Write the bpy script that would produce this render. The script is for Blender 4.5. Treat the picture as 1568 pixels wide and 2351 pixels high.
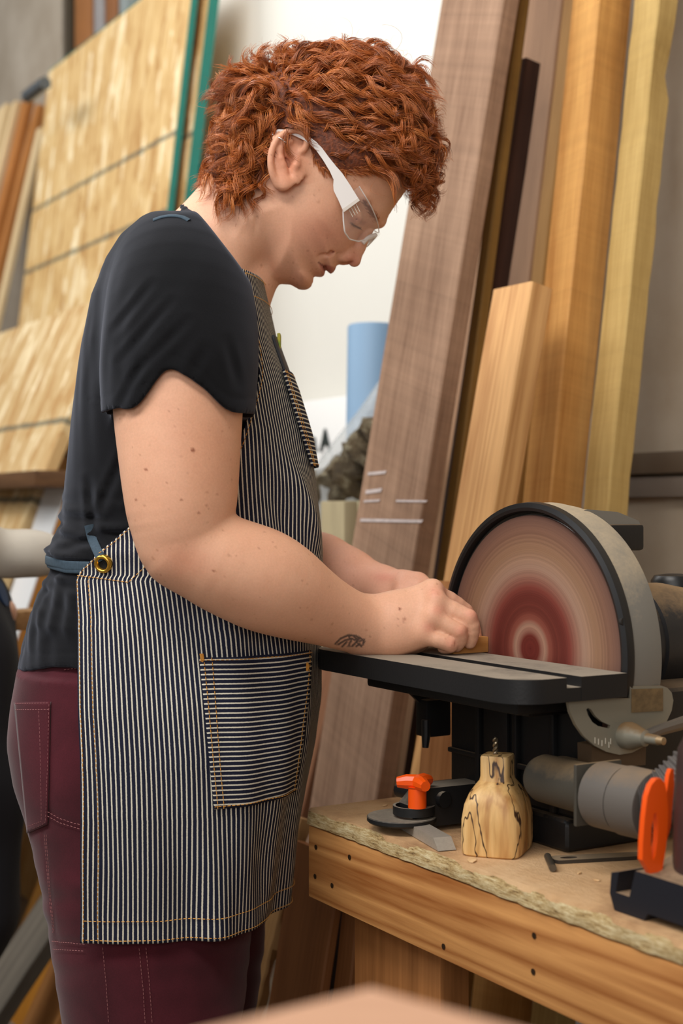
import bpy, bmesh, math, random
import numpy as np
from mathutils import Matrix, Vector
random.seed(7); np.random.seed(7)
scene = bpy.context.scene
for o in list(bpy.data.objects): bpy.data.objects.remove(o)
COL = scene.collection

# ------------------------------------------------------------------ camera
CZ = 1.05                      # eye height
FPX = 3265.0                   # focal length in pixels of the 1568x2351 frame
cam = bpy.data.cameras.new('camera'); camo = bpy.data.objects.new('camera', cam); COL.objects.link(camo)
cam.sensor_fit = 'VERTICAL'; cam.sensor_height = 36.0; cam.lens = FPX/2351*36
camo.location = (0, 0, CZ); camo.rotation_euler = (math.pi/2, 0, 0)
cam.clip_start = 0.05; cam.clip_end = 60
cam.dof.use_dof = True; cam.dof.focus_distance = 1.62; cam.dof.aperture_fstop = 4.0
scene.camera = camo

# ------------------------------------------------------------------ light
scene.view_settings.view_transform = 'Standard'; scene.view_settings.look = 'None'
scene.view_settings.exposure = 0.0; scene.view_settings.gamma = 1.0
scene.view_settings.use_curve_mapping = False
world = bpy.data.worlds.new('world'); scene.world = world; world.use_nodes = True
bg = world.node_tree.nodes['Background']; bg.inputs[0].default_value = (1.0, 0.95, 0.88, 1); bg.inputs[1].default_value = 0.20

def area(name, loc, target, size, size_y, power, color):
    l = bpy.data.lights.new(name, 'AREA'); l.shape = 'RECTANGLE'; l.size = size; l.size_y = size_y
    l.energy = power; l.color = color
    o = bpy.data.objects.new(name, l); COL.objects.link(o); o.location = loc
    o.rotation_euler = (Vector(target)-Vector(loc)).to_track_quat('-Z', 'Y').to_euler()
    return o
area('ceiling_light_near', (-0.9, 0.2, 3.1), (-0.2, 1.7, 0.9), 1.6, 0.5, 50, (1.0, 0.96, 0.91))
area('ceiling_light_mid', (-0.7, 2.2, 3.15), (0.2, 2.2, 0.8), 1.8, 0.6, 24, (1.0, 0.96, 0.92))
area('ceiling_light_far', (-2.6, 3.6, 3.15), (-0.6, 4.0, 1.2), 1.8, 0.8, 42, (1.0, 0.98, 0.95))
area('ceiling_light_left', (-2.4, 0.8, 2.9), (-0.3, 1.8, 1.0), 1.4, 0.8, 34, (0.95, 0.98, 1.0))

area('fill_light_behind', (-0.7, -2.0, 2.0), (-0.1, 1.7, 1.1), 2.4, 1.6, 44, (1.0, 0.98, 0.96))  # added soft fill from behind the camera, no known window

# ------------------------------------------------------------------ frames
A31 = math.radians(31); CA, SA = math.cos(A31), math.sin(A31)
def room(p):                   # (toward the wall, along the wall, height above the camera) -> world
    p = np.asarray(p, float); o = np.empty_like(p)
    o[..., 0] = CA*p[..., 0]-SA*p[..., 1]; o[..., 1] = SA*p[..., 0]+CA*p[..., 1]; o[..., 2] = CZ+p[..., 2]
    return o
def view(p):                   # (right, depth, height above the camera) -> world
    p = np.asarray(p, float).copy(); p[..., 2] += CZ; return p
FR = {'R': room, 'C': view, 'W': lambda p: np.asarray(p, float)}
def Q(px, py, Y): return np.array([(px-784)/FPX*Y, Y, -(py-1175.5)/FPX*Y])       # point in the view frame
def on_d(px, py, d):           # meets the plane at distance d along the wall -> room frame
    xc = (px-784)/FPX; Y = d/(CA-SA*xc); return np.array([Y*(CA*xc+SA), d, -(py-1175.5)/FPX*Y])
def on_w(px, py, w):
    xc = (px-784)/FPX; Y = w/(CA*xc+SA); return np.array([w, Y*(CA-SA*xc), -(py-1175.5)/FPX*Y])
def on_z(px, py, z):
    Y = -z*FPX/(py-1175.5); xc = (px-784)/FPX; return np.array([Y*(CA*xc+SA), Y*(CA-SA*xc), z])

# ------------------------------------------------------------------ geometry collector
class G:
    def __init__(s): s.v = []; s.f = []; s.n = 0
    def add(s, v, f):
        v = np.asarray(v, float).reshape(-1, 3); s.v.append(v)
        s.f += [tuple(int(i)+s.n for i in q) for q in f]; s.n += len(v); return s
    def V(s): return np.concatenate(s.v)
    def box(s, lo, hi, bev=0.0, seg=2, rot=None):
        lo = np.array(lo, float); hi = np.array(hi, float)
        bm = bmesh.new(); bmesh.ops.create_cube(bm, size=1.0)
        c = (lo+hi)/2; sz = hi-lo
        for v in bm.verts: v.co = Vector((v.co.x*sz[0], v.co.y*sz[1], v.co.z*sz[2]))
        if bev > 0: bmesh.ops.bevel(bm, geom=list(bm.edges), offset=min(bev, 0.45*min(abs(sz))), segments=seg, affect='EDGES', profile=0.6)
        if rot is not None:
            for v in bm.verts: v.co = rot @ v.co
        bm.verts.index_update()
        s.add([[v.co.x+c[0], v.co.y+c[1], v.co.z+c[2]] for v in bm.verts], [[v.index for v in f.verts] for f in bm.faces]); bm.free(); return s
    def lathe(s, org, axis, prof, seg=24, cap=True, a0=0.0, a1=2*math.pi, ref=None, close=None):
        org = np.array(org, float); ax = np.array(axis, float); ax /= np.linalg.norm(ax)
        r = np.array(ref if ref is not None else ((0, 0, 1) if abs(ax[2]) < .9 else (1, 0, 0)), float)
        e1 = r-ax*r.dot(ax); e1 /= np.linalg.norm(e1); e2 = np.cross(ax, e1)
        full = abs(a1-a0-2*math.pi) < 1e-6; m = seg if full else seg+1
        an = a0+(a1-a0)*np.arange(m)/seg
        vs = []
        for t, rr in prof:
            vs.append(org+ax*t+np.outer(np.cos(an), e1)*rr+np.outer(np.sin(an), e2)*rr)
        fs = []; k = len(prof)
        for i in range(k-1):
            for j in range(m if full else m-1):
                j2 = (j+1) % m; fs.append((i*m+j, i*m+j2, (i+1)*m+j2, (i+1)*m+j))
        if cap and full:
            fs.append(tuple(range(m))[::-1]); fs.append(tuple((k-1)*m+j for j in range(m)))
        if close:
            for j in range(m if full else m-1):
                j2 = (j+1) % m; fs.append(((k-1)*m+j, (k-1)*m+j2, j2, j))
            if not full:
                fs.append(tuple(i*m for i in range(k))); fs.append(tuple(i*m+m-1 for i in range(k))[::-1])
        return s.add(np.concatenate(vs), fs)
    def cyl(s, p0, p1, r0, r1=None, seg=20, cap=True):
        p0 = np.array(p0, float); p1 = np.array(p1, float); r1 = r0 if r1 is None else r1
        L = np.linalg.norm(p1-p0); return s.lathe(p0, p1-p0, [(0, r0), (L, r1)], seg, cap)
    def tube(s, path, rad, seg=8, cap=True):
        path = np.asarray(path, float); n = len(path)
        rad = np.broadcast_to(np.asarray(rad, float), (n,))
        tan = np.gradient(path, axis=0); tan /= np.linalg.norm(tan, axis=1)[:, None]+1e-12
        e = np.array([0, 0, 1.0]) if abs(tan[0][2]) < .9 else np.array([1.0, 0, 0])
        vs = []; an = 2*math.pi*np.arange(seg)/seg
        for i in range(n):
            e = e-tan[i]*e.dot(tan[i]); e /= np.linalg.norm(e)+1e-12; b = np.cross(tan[i], e)
            vs.append(path[i]+rad[i]*(np.outer(np.cos(an), e)+np.outer(np.sin(an), b)))
        fs = [(i*seg+j, i*seg+(j+1) % seg, (i+1)*seg+(j+1) % seg, (i+1)*seg+j) for i in range(n-1) for j in range(seg)]
        if cap: fs.append(tuple(range(seg))[::-1]); fs.append(tuple((n-1)*seg+j for j in range(seg)))
        return s.add(np.concatenate(vs), fs)
    def prism(s, poly, fn0, fn1, holes=()):
        """outline (2D) swept between two maps; holes become real holes"""
        bm = bmesh.new()
        loops = [list(poly)]+[list(h) for h in holes]; ed = []
        for lp in loops:
            vv = [bm.verts.new((p[0], p[1], 0)) for p in lp]
            ed += [bm.edges.new((vv[i], vv[(i+1) % len(vv)])) for i in range(len(vv))]
        bmesh.ops.triangle_fill(bm, use_beauty=True, edges=ed)
        bm.verts.index_update(); P2 = [(v.co.x, v.co.y) for v in bm.verts]
        tri = [[v.index for v in f.verts] for f in bm.faces]; bm.free()
        m = len(P2); v = [fn0(*p) for p in P2]+[fn1(*p) for p in P2]
        f = [t[::-1] for t in tri]+[[i+m for i in t] for t in tri]
        k = 0
        for lp in loops:
            n = len(lp)
            for i in range(n): f.append((k+i, k+(i+1) % n, m+k+(i+1) % n, m+k+i))
            k += n
        return s.add(v, f)
    def grid(s, P, closed_u=False):
        """P: rows x cols x 3"""
        P = np.asarray(P, float); r, c = P.shape[:2]
        fs = []
        for i in range(r-1):
            for j in range(c if closed_u else c-1):
                j2 = (j+1) % c; fs.append((i*c+j, i*c+j2, (i+1)*c+j2, (i+1)*c+j))
        return s.add(P.reshape(-1, 3), fs)

MW = {}
def thing(name, label, cat, loc, rotz=0.0, group=None, frame='R'):
    o = bpy.data.objects.new(name, None); COL.objects.link(o); o.empty_display_size = 0.05
    l = FR[frame](np.array(loc, float)); o.location = l; o.rotation_euler = (0, 0, rotz)
    MW[o.name] = Matrix.Translation(Vector(l)) @ Matrix.Rotation(rotz, 4, 'Z')
    tag(o, label, cat, group); return o
def tag(o, label=None, cat=None, group=None, kind=None):
    if label: o['label'] = label
    if cat: o['category'] = cat
    if group: o['group'] = group
    if kind: o['kind'] = kind
    return o
def raw(name, V, F, m, parent=None, M=None, smooth=True, angle=35, uv=None, attrs=None, solid=0.0):
    """V in world space"""
    me = bpy.data.meshes.new(name)
    if parent is not None: Mi = MW[parent.name]
    elif M is not None: Mi = M
    else: Mi = Matrix.Identity(4)
    A = np.array(Mi.inverted()); V = np.asarray(V, float)
    L = V @ A[:3, :3].T+A[:3, 3]
    me.from_pydata(L.tolist() if len(L) < 300000 else L, [], F if isinstance(F, list) else F.tolist())
    me.validate(clean_customdata=False)
    if smooth:
        me.polygons.foreach_set('use_smooth', [True]*len(me.polygons))
        if angle < 180: me.set_sharp_from_angle(angle=math.radians(angle))
    if uv is not None:
        ul = me.uv_layers.new(name='UVMap'); li = np.zeros(len(me.loops), int); me.loops.foreach_get('vertex_index', li)
        ul.data.foreach_set('uv', np.asarray(uv, float)[li].ravel())
    if attrs:
        for k, a in attrs.items():
            a = np.asarray(a, float)
            if a.ndim == 2:
                at = me.color_attributes.new(k, 'FLOAT_COLOR', 'POINT'); at.data.foreach_set('color', np.concatenate([a, np.ones((len(a), 1))], 1).ravel())
            else:
                at = me.attributes.new(k, 'FLOAT', 'POINT'); at.data.foreach_set('value', a)
    if m is not None: me.materials.append(m)
    o = bpy.data.objects.new(name, me); COL.objects.link(o)
    if parent is not None: o.parent = parent; MW[o.name] = MW[parent.name]
    else: o.matrix_world = Mi; MW[o.name] = Mi.copy()
    if solid: md = o.modifiers.new('thick', 'SOLIDIFY'); md.thickness = solid; md.offset = 0
    return o
def recalc(V, F):
    bm = bmesh.new(); vs = [bm.verts.new(v) for v in V]
    for f in F:
        try: bm.faces.new([vs[i] for i in f])
        except ValueError: pass
    bmesh.ops.recalc_face_normals(bm, faces=list(bm.faces)); bm.verts.index_update()
    F2 = [[v.index for v in f.verts] for f in bm.faces]; bm.free(); return F2
def part(name, g, m, parent=None, frame='R', M=None, angle=35, smooth=True, label=None, fix=True):
    V = FR[frame](g.V()); F = recalc(V, g.f) if fix and len(g.f) < 20000 else g.f
    o = raw(name, V, F, m, parent, M, smooth, angle)
    if label: o['label'] = label
    return o
def RM(loc):                    # matrix of a single-mesh thing aligned with the wall
    return Matrix.Translation(Vector(room(np.array(loc, float)))) @ Matrix.Rotation(A31, 4, 'Z')

# ------------------------------------------------------------------ materials
def lin(c):
    return tuple(((x/255)/12.92 if x/255 <= .04045 else ((x/255+.055)/1.055)**2.4) for x in c)
class NT:
    def __init__(s, name):
        s.m = bpy.data.materials.new(name); s.m.use_nodes = True; s.t = s.m.node_tree
        s.b = s.t.nodes['Principled BSDF']; s.out = s.t.nodes['Material Output']
    def n(s, ty, ins=None, **props):
        nd = s.t.nodes.new(ty)
        for k, v in props.items(): setattr(nd, k, v)
        for k, v in (ins or {}).items():
            if isinstance(v, tuple) and len(v) == 2 and hasattr(v[0], 'bl_idname'): s.t.links.new(v[0].outputs[v[1]], nd.inputs[k])
            elif hasattr(v, 'bl_idname'): s.t.links.new(v.outputs[0], nd.inputs[k])
            else: nd.inputs[k].default_value = v
        return nd
    def to(s, nd, sock, out=0): s.t.links.new(nd.outputs[out], s.b.inputs[sock])
    def ramp(s, fac, stops, interp='LINEAR'):
        r = s.t.nodes.new('ShaderNodeValToRGB'); s.t.links.new(fac.outputs[0], r.inputs[0]); r.color_ramp.interpolation = interp
        e = r.color_ramp.elements
        while len(e) < len(stops): e.new(0.5)
        for i, (p, c) in enumerate(stops): e[i].position = p; e[i].color = (*c, 1) if len(c) == 3 else c
        return r
    def mix(s, fac, a, b, blend='MIX'):
        r = s.t.nodes.new('ShaderNodeMix'); r.data_type = 'RGBA'; r.blend_type = blend
        for k, v in ((0, fac), (6, a), (7, b)):
            if hasattr(v, 'bl_idname'):
                out = next(o for o in v.outputs if o.enabled and (v.bl_idname != 'ShaderNodeMix' or o.type == 'RGBA')); s.t.links.new(out, r.inputs[k])
            else: r.inputs[k].default_value = v if not isinstance(v, tuple) or len(v) == 4 else (*v, 1)
        return r
    def math(s, op, a, b=None, c=None):
        r = s.t.nodes.new('ShaderNodeMath'); r.operation = op
        for i, v in enumerate((a, b, c)):
            if v is None: continue
            if hasattr(v, 'bl_idname'): s.t.links.new(v.outputs[0], r.inputs[i])
            elif isinstance(v, tuple): s.t.links.new(v[0].outputs[v[1]], r.inputs[i])
            else: r.inputs[i].default_value = v
        return r
    def color(s, nd):
        out = next(o for o in nd.outputs if o.enabled and (nd.bl_idname != 'ShaderNodeMix' or o.type == 'RGBA'))
        s.t.links.new(out, s.b.inputs['Base Color'])
    def bump(s, h, strength=.3, dist=.001):
        b = s.n('ShaderNodeBump', {'Strength': strength, 'Distance': dist}); 
        s.t.links.new(h.outputs[0], b.inputs['Height']); s.t.links.new(b.outputs[0], s.b.inputs['Normal'])
    def coords(s, scale=(1, 1, 1), out='Object', rot=(0, 0, 0)):
        tc = s.n('ShaderNodeTexCoord'); mp = s.n('ShaderNodeMapping', {'Scale': scale, 'Rotation': rot})
        s.t.links.new(tc.outputs[out], mp.inputs['Vector']); return mp

def plain(name, c, rough=.5, metal=0.0, noise=0.0, nscale=30, bump=0.0, c2=None, spec=.5):
    t = NT(name); t.b.inputs['Roughness'].default_value = rough; t.b.inputs['Metallic'].default_value = metal
    t.b.inputs['Specular IOR Level'].default_value = spec
    c = lin(c)
    if noise or c2 or bump:
        mp = t.coords(); nz = t.n('ShaderNodeTexNoise', {'Vector': mp, 'Scale': nscale, 'Detail': 6.0, 'Roughness': .6})
        cc = lin(c2) if c2 else tuple(x*(1-noise) for x in c)
        r = t.ramp(nz, [(.35, cc), (.68, c)]); t.color(r)
        if bump: t.bump(nz, bump, .002)
    else: t.b.inputs['Base Color'].default_value = (*c, 1)
    return t.m
def dusty(name, c, dust, amount=.5, rough=.5, metal=0.0, nscale=9, spec=.4):
    """painted metal with sawdust lying on its upward faces"""
    t = NT(name); mp = t.coords()
    nz = t.n('ShaderNodeTexNoise', {'Vector': mp, 'Scale': nscale, 'Detail': 8.0, 'Roughness': .65})
    fine = t.n('ShaderNodeTexNoise', {'Vector': mp, 'Scale': nscale*25, 'Detail': 3.0})
    geo = t.n('ShaderNodeNewGeometry'); sx = t.n('ShaderNodeSeparateXYZ', {'Vector': (geo, 1)})
    up = t.math('MULTIPLY_ADD', (sx, 2), .75, -.32)
    f = t.math('ADD', t.math('MULTIPLY', nz, 1.0), up)
    f2 = t.math('ADD', f, t.math('MULTIPLY_ADD', fine, .22, -.11))
    r = t.ramp(f2, [(.62-.35*amount, (0, 0, 0)), (1.02-.3*amount, (.9, .9, .9))])
    m = t.mix(r, lin(c), lin(dust)); t.color(m)
    rr = t.n('ShaderNodeMapRange', {'Value': r, 'To Min': rough, 'To Max': .95}); t.to(rr, 'Roughness')
    t.b.inputs['Metallic'].default_value = metal; t.b.inputs['Specular IOR Level'].default_value = spec
    t.bump(fine, .15, .001); return t.m
def wood(name, dark, light, s=1.0, rings=8.0, streak=.5, saw=0.0, saw_dir=(0, .35, 1), rough=.62, bump=.25, sap=None, along='z', seed=0.0, knots=0.0):
    """board grain running along the object's long axis"""
    t = NT(name)
    k = {'z': (1, 1, .045), 'y': (1, .045, 1), 'x': (.045, 1, 1)}[along]
    mp = t.coords(tuple(v*s for v in k)); mp.inputs['Location'].default_value = (seed, seed*1.7, seed*.6)
    fine = t.n('ShaderNodeTexNoise', {'Vector': mp, 'Scale': 170.0, 'Detail': 5.0, 'Roughness': .6})
    big = t.n('ShaderNodeTexNoise', {'Vector': mp, 'Scale': rings, 'Detail': 2.5, 'Distortion': .4})
    rg = t.math('FRACT', t.math('MULTIPLY', big, 9.0)); tri = t.math('PINGPONG', t.math('MULTIPLY', big, 9.0), .5)
    f = t.math('ADD', t.math('MULTIPLY', fine, .55), t.math('MULTIPLY', tri, 2*streak*.55))
    var = t.n('ShaderNodeTexNoise', {'Vector': t.coords((1.2*s,)*3), 'Scale': 3.0, 'Detail': 3.0})
    f = t.math('ADD', f, t.math('MULTIPLY_ADD', var, .5, -.25))
    r = t.ramp(f, [(.12+.1*max(0, streak-.5), lin(dark)), (.62+.5*max(0, streak-.5), lin(light))]); col = r
    h = fine
    if saw:
        mp2 = t.coords((saw_dir[0]*1.0, saw_dir[1]*1.0, saw_dir[2]*1.0))
        sx = t.n('ShaderNodeSeparateXYZ', {'Vector': mp2}); add = t.math('ADD', t.math('ADD', (sx, 0), (sx, 1)), (sx, 2))
        cx = t.n('ShaderNodeCombineXYZ', {'X': add})
        sn = t.n('ShaderNodeTexNoise', {'Vector': cx, 'Scale': 55.0, 'Detail': 6.0, 'Roughness': .75})
        sr = t.ramp(sn, [(.3, (.62, .62, .62)), (.7, (1.12, 1.12, 1.12))]); col = t.mix(saw, col, sr, 'MULTIPLY')
        h = t.math('ADD', fine, t.math('MULTIPLY', sn, 1.5*saw))
    if knots:
        vo = t.n('ShaderNodeTexVoronoi', {'Vector': t.coords((1, 1, .6)), 'Scale': 5.0, 'Randomness': 1.0})
        kr = t.ramp(vo, [(.03*knots, lin((74, 44, 22))), (.055*knots, (1, 1, 1))]); col = t.mix(1.0, col, kr, 'MULTIPLY')
    t.color(col); t.b.inputs['Roughness'].default_value = rough; t.b.inputs['Specular IOR Level'].default_value = .3
    t.bump(h, bump, .0015); return t.m
def osb(name, base=(216, 184, 128), dark=(176, 132, 76), pale=(244, 228, 190), lines=()):
    t = NT(name)
    cols = None; mp0 = t.coords()
    def layer(rot, sc, seed):
        mp = t.coords((sc, sc*3.0, sc*.8), rot=(rot, 0, 0)); mp.inputs['Location'].default_value = (seed, seed, seed)
        w = t.n('ShaderNodeTexNoise', {'Vector': mp, 'Scale': 1.5, 'Detail': 2.0}); wv = t.n('ShaderNodeVectorMath', {0: mp, 1: (w, 1)}, operation='MULTIPLY_ADD')
        wv.inputs[2].default_value = (0, 0, 0)
        ad = t.n('ShaderNodeVectorMath', {0: mp, 1: (w, 1)}, operation='ADD')
        return t.n('ShaderNodeTexVoronoi', {'Vector': ad, 'Scale': 1.0, 'Randomness': 1.0})
    v1 = layer(.35, 11, 0.0); v2 = layer(-.5, 14, 3.3)
    s1 = t.n('ShaderNodeSeparateColor', {0: (v1, 1)}); s2 = t.n('ShaderNodeSeparateColor', {0: (v2, 1)})
    fib = t.n('ShaderNodeTexNoise', {'Vector': t.coords((60, 60, 6)), 'Scale': 3.0, 'Detail': 4.0})
    f = t.math('ADD', t.math('MULTIPLY', s1, .5), t.math('MULTIPLY', s2, .35)); f = t.math('ADD', f, t.math('MULTIPLY_ADD', fib, .5, -.2))
    r = t.ramp(f, [(.10, lin(dark)), (.34, lin(tuple((a*2+b)/3 for a, b in zip(base, dark)))), (.62, lin(base)), (.86, lin(pale))]); col = r
    if lines:
        sx = t.n('ShaderNodeSeparateXYZ', {'Vector': mp0}); acc = None
        wob = t.n('ShaderNodeTexNoise', {'Vector': t.coords((14, 14, 14)), 'Scale': 2.0})
        for zz in lines:
            d = t.math('ABSOLUTE', t.math('SUBTRACT', (sx, 2), zz)); l = t.math('LESS_THAN', d, t.math('MULTIPLY_ADD', wob, .016, -.001))
            acc = l if acc is None else t.math('MAXIMUM', acc, l)
        col = t.mix(t.math('MULTIPLY', acc, .72), col, lin((70, 82, 76)))
    t.color(col); t.b.inputs['Roughness'].default_value = .7; t.b.inputs['Specular IOR Level'].default_value = .3
    t.bump(f, .4, .002); return t.m
# =================================================================== setting
FLOOR = -CZ; WALL = 1.72
m_floor = plain('concrete_floor', (120, 104, 86), .8, noise=.5, nscale=5)
m_white = plain('white_wall_board', (228, 226, 218), .55, noise=.03, nscale=3)
m_grey = plain('grey_wall', (172, 162, 148), .7, c2=(150, 138, 122), nscale=4)
g = G().box((-4, -2, FLOOR-.1), (WALL+.2, 8, FLOOR)); o = part('floor', g, m_floor, M=RM((0, 0, FLOOR))); tag(o, 'grey concrete workshop floor', kind='structure')
g = G().box((WALL, 1.98, FLOOR), (WALL+.1, 7.0, 2.4)); o = part('wall_back', g, m_white, M=RM((WALL, 3, FLOOR))); tag(o, 'white painted wall behind the leaning boards', kind='structure')
g = G().box((WALL, -1.5, FLOOR), (WALL+.1, 1.98, 2.4)); o = part('wall_right', g, plain('dusty_wall', (186, 174, 156), .7, c2=(168, 152, 130), nscale=3), M=RM((WALL, 0, FLOOR))); tag(o, 'dusty grey wall behind the sander', kind='structure')
g = G().box((-4, 6.9, FLOOR), (WALL, 7.0, 2.4)); o = part('wall_far', g, m_grey, M=RM((0, 7, FLOOR))); tag(o, 'grey far wall', kind='structure')
# two stacked rails on the dusty wall
m_rail = plain('brown_rail_paint', (104, 88, 70), .5, noise=.15, nscale=8)
m_rail2 = plain('grey_rail_paint', (128, 116, 104), .45, noise=.15, nscale=8)
za = on_w(1500, 1040, WALL)[2]; zb = on_w(1500, 1092, WALL)[2]; zc = on_w(1500, 1142, WALL)[2]
o = part('trim_1', G().box((WALL-.03, -1.5, zb+.002), (WALL, 1.9, za), .003), m_rail, M=RM((WALL, 1, zb))); tag(o, 'brown upper rail on the wall', kind='structure')
o = part('trim_2', G().box((WALL-.022, -1.5, zc), (WALL, 1.9, zb-.003), .003), m_rail2, M=RM((WALL, 1, zc))); tag(o, 'grey lower rail on the wall', kind='structure')

# =================================================================== leaning boards
def on_lean(px, py, w0, k):
    xc = (px-784)/FPX; B = -(py-1175.5)/FPX; Y = w0/(CA*xc+SA-k*B); return np.array([Y*(CA*xc+SA), Y*(CA-SA*xc), Y*B])
def board(name, label, cat, e1, e2, left, right, d0, m, ztop=1.6, zbot=FLOOR, group=None, n=10, wob=.0012, live=None, width=None, thick=None, bow=0.0, top_px=None):
    """e1,e2: two points of the near front arris; left: point on the far front arris; right: point of the near back arris"""
    a = on_d(*e1, d0); b = on_d(*e2, d0)
    k = (a[0]-b[0])/(a[2]-b[2]); w0 = b[0]-k*b[2]                      # w = w0 + k*z (z from the camera)
    if top_px is not None: ztop = on_d(*top_px, d0)[2]
    if width is None:                                                   # far arris on the face plane
        width = on_lean(*left, w0, k)[1]-d0
    if thick is None:
        p = on_d(*right, d0); thick = (p[0]-(w0+k*p[2]))*math.cos(math.atan(k))
    if k > 0: ztop = min(ztop, (WALL-.004-thick/math.cos(math.atan(k))-w0)/k)
    th = math.atan(k); u = np.array([math.sin(th), 0, math.cos(th)]); nrm = np.array([math.cos(th), 0, -math.sin(th)])
    base = np.array([w0+k*zbot, d0, zbot]); L = (ztop-zbot)/math.cos(th)
    rs = np.random.RandomState(abs(hash(name)) % 1000 if False else sum(map(ord, name+label)) % 997)
    rows = []; c = min(.0025, thick*.2)
    for i in range(n+1):
        t = i/n; j = rs.uniform(-wob, wob, 4); off = bow*math.sin(math.pi*t)
        th_t = thick; wd = width
        nl = live(t) if live else 0.0
        cr = [(j[0], c), (j[0], wd-c), (j[0]+c, wd), (thick-c+j[1], wd+j[2]), (thick+j[1], wd-c), (thick+j[1], c+nl), (thick-c+j[1], nl), (j[0]+c, j[3]*.4), ]
        rows.append([base+u*(L*t)+nrm*(p[0]+off)+np.array([0, p[1], 0]) for p in cr])
    P = np.array(rows); g = G().grid(P, closed_u=True); kk = P.shape[1]
    g.f.append(tuple(range(kk))); g.f.append(tuple(n*kk+j for j in range(kk)))
    R = Matrix.Rotation(A31, 4, 'Z') @ Matrix.Rotation(th, 4, 'Y')
    M = Matrix.Translation(Vector(room(base))) @ R
    o = part(name, g, m, M=M, angle=30); tag(o, label, cat, group)
    return o, dict(base=base, u=u, n=nrm, L=L, width=width, thick=thick, th=th, M=M, d0=d0, w0=w0, k=k)

GB = 'boards leaning against the wall'
m_walnut = wood('walnut_rough_sawn', (120, 90, 70), (182, 148, 122), rings=5, streak=.2, saw=.6, saw_dir=(.05, -.32, 1), rough=.85, bump=.5)
m_walnut2 = wood('dark_walnut', (42, 24, 17), (84, 54, 42), rings=6, streak=.4, rough=.7)
m_yellow = wood('ochre_board_wood', (120, 88, 42), (166, 128, 66), rings=5, streak=.3, saw=.3)
m_pink = wood('pinkish_board_wood', (150, 112, 84), (190, 150, 116), rings=5, streak=.3)
m_ochre = wood('honey_board_wood', (150, 106, 50), (186, 140, 76), rings=5, streak=.3)
m_cedar = wood('cedar_wood', (176, 122, 70), (226, 176, 116), rings=14, streak=.55, rough=.55, s=1.0)
m_orange = wood('orange_plank_wood', (160, 102, 44), (220, 166, 96), rings=4, streak=.5, saw=.45, saw_dir=(.1, .12, 1), rough=.7)
m_poplar = wood('poplar_wood', (170, 138, 78), (214, 184, 120), rings=3, streak=.25, saw=.3, saw_dir=(.1, .1, 1), rough=.75)

def walnut_bow(t): return 0
ow, iw = board('walnut_board', 'wide rough sawn walnut board with white chalk marks leaning on the wall', 'board', (1156, 0), (905, 1566), (1014, 0), (1194, 0), 1.86, m_walnut, group=GB)
# chalk marks on its face
m_chalk = plain('chalk', (205, 192, 188), .95, noise=.3, nscale=200)
def on_face(inf, px, py, lift=.0022):
    return on_lean(px, py, inf['w0'], inf['k'])-inf['n']*lift
for (xa, ya, xb, yb, hh) in ((847, 1085, 890, 1081, 7), (842, 1126, 880, 1121, 9), (838, 1149, 876, 1147, 5), (912, 1148, 984, 1149, 5), (830, 1191, 974, 1194, 7)):
    q = [on_face(iw, xa, ya), on_face(iw, xb, yb), on_face(iw, xb-4, yb+hh), on_face(iw, xa-1, ya+hh)]
    gg = G().add([p for p in q]+[p+iw['n']*.0004 for p in q], [(0, 1, 2, 3), (7, 6, 5, 4), (0, 4, 5, 1), (1, 5, 6, 2), (2, 6, 7, 3), (3, 7, 4, 0)])
    part('chalk_mark', gg, m_chalk, ow)
board('ochre_board', 'thin ochre board half hidden behind the big walnut board', 'board', (1196, 0), (1104, 700), (1150, 0), (1218, 0), 1.90, m_yellow, group=GB, width=.026)
board('dark_walnut_board', 'narrow dark walnut board with its rounded top end showing', 'board', (1206, 132), (1130, 650), (1196, 132), (1246, 132), 1.93, m_walnut2, group=GB, width=.05, top_px=(1206, 131))
board('pink_board', 'pinkish board standing behind the dark walnut board', 'board', (1290, 0), (1215, 640), (1200, 0), (1322, 0), 1.98, m_pink, group=GB, width=.24)
board('honey_board', 'honey coloured board between the pinkish board and the orange plank', 'board', (1320, 0), (1246, 640), (1290, 0), (1350, 0), 1.94, m_ochre, group=GB, width=.035)
board('orange_plank', 'thick orange softwood plank with saw marks on its edge', 'plank', (1376, 0), (1266, 1100), (1314, 0), (1452, 0), 1.74, m_orange, group=GB)
def bark(t):
    return .012*max(0, math.sin(t*23))*max(0, math.sin(t*7+.4))+.006*math.sin(t*61)
board('poplar_plank', 'pale yellow live edge poplar plank nearest the bare wall', 'plank', (1512, 0), (1396, 1150), (1455, 0), (1560, 0), 1.66, m_poplar, group=GB, n=60, live=lambda t: max(0, .02*math.exp(-((t-.80)/.012)**2)+.016*math.exp(-((t-.69)/.012)**2)+.002*math.sin(t*150)))
board('cedar_post', 'short square cedar post leaning in front of the orange plank', 'post', (1220, 645), (1125, 1205), (1132, 657), (1270, 665), 1.68, m_cedar, group=GB, top_px=(1220, 645))
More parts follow.
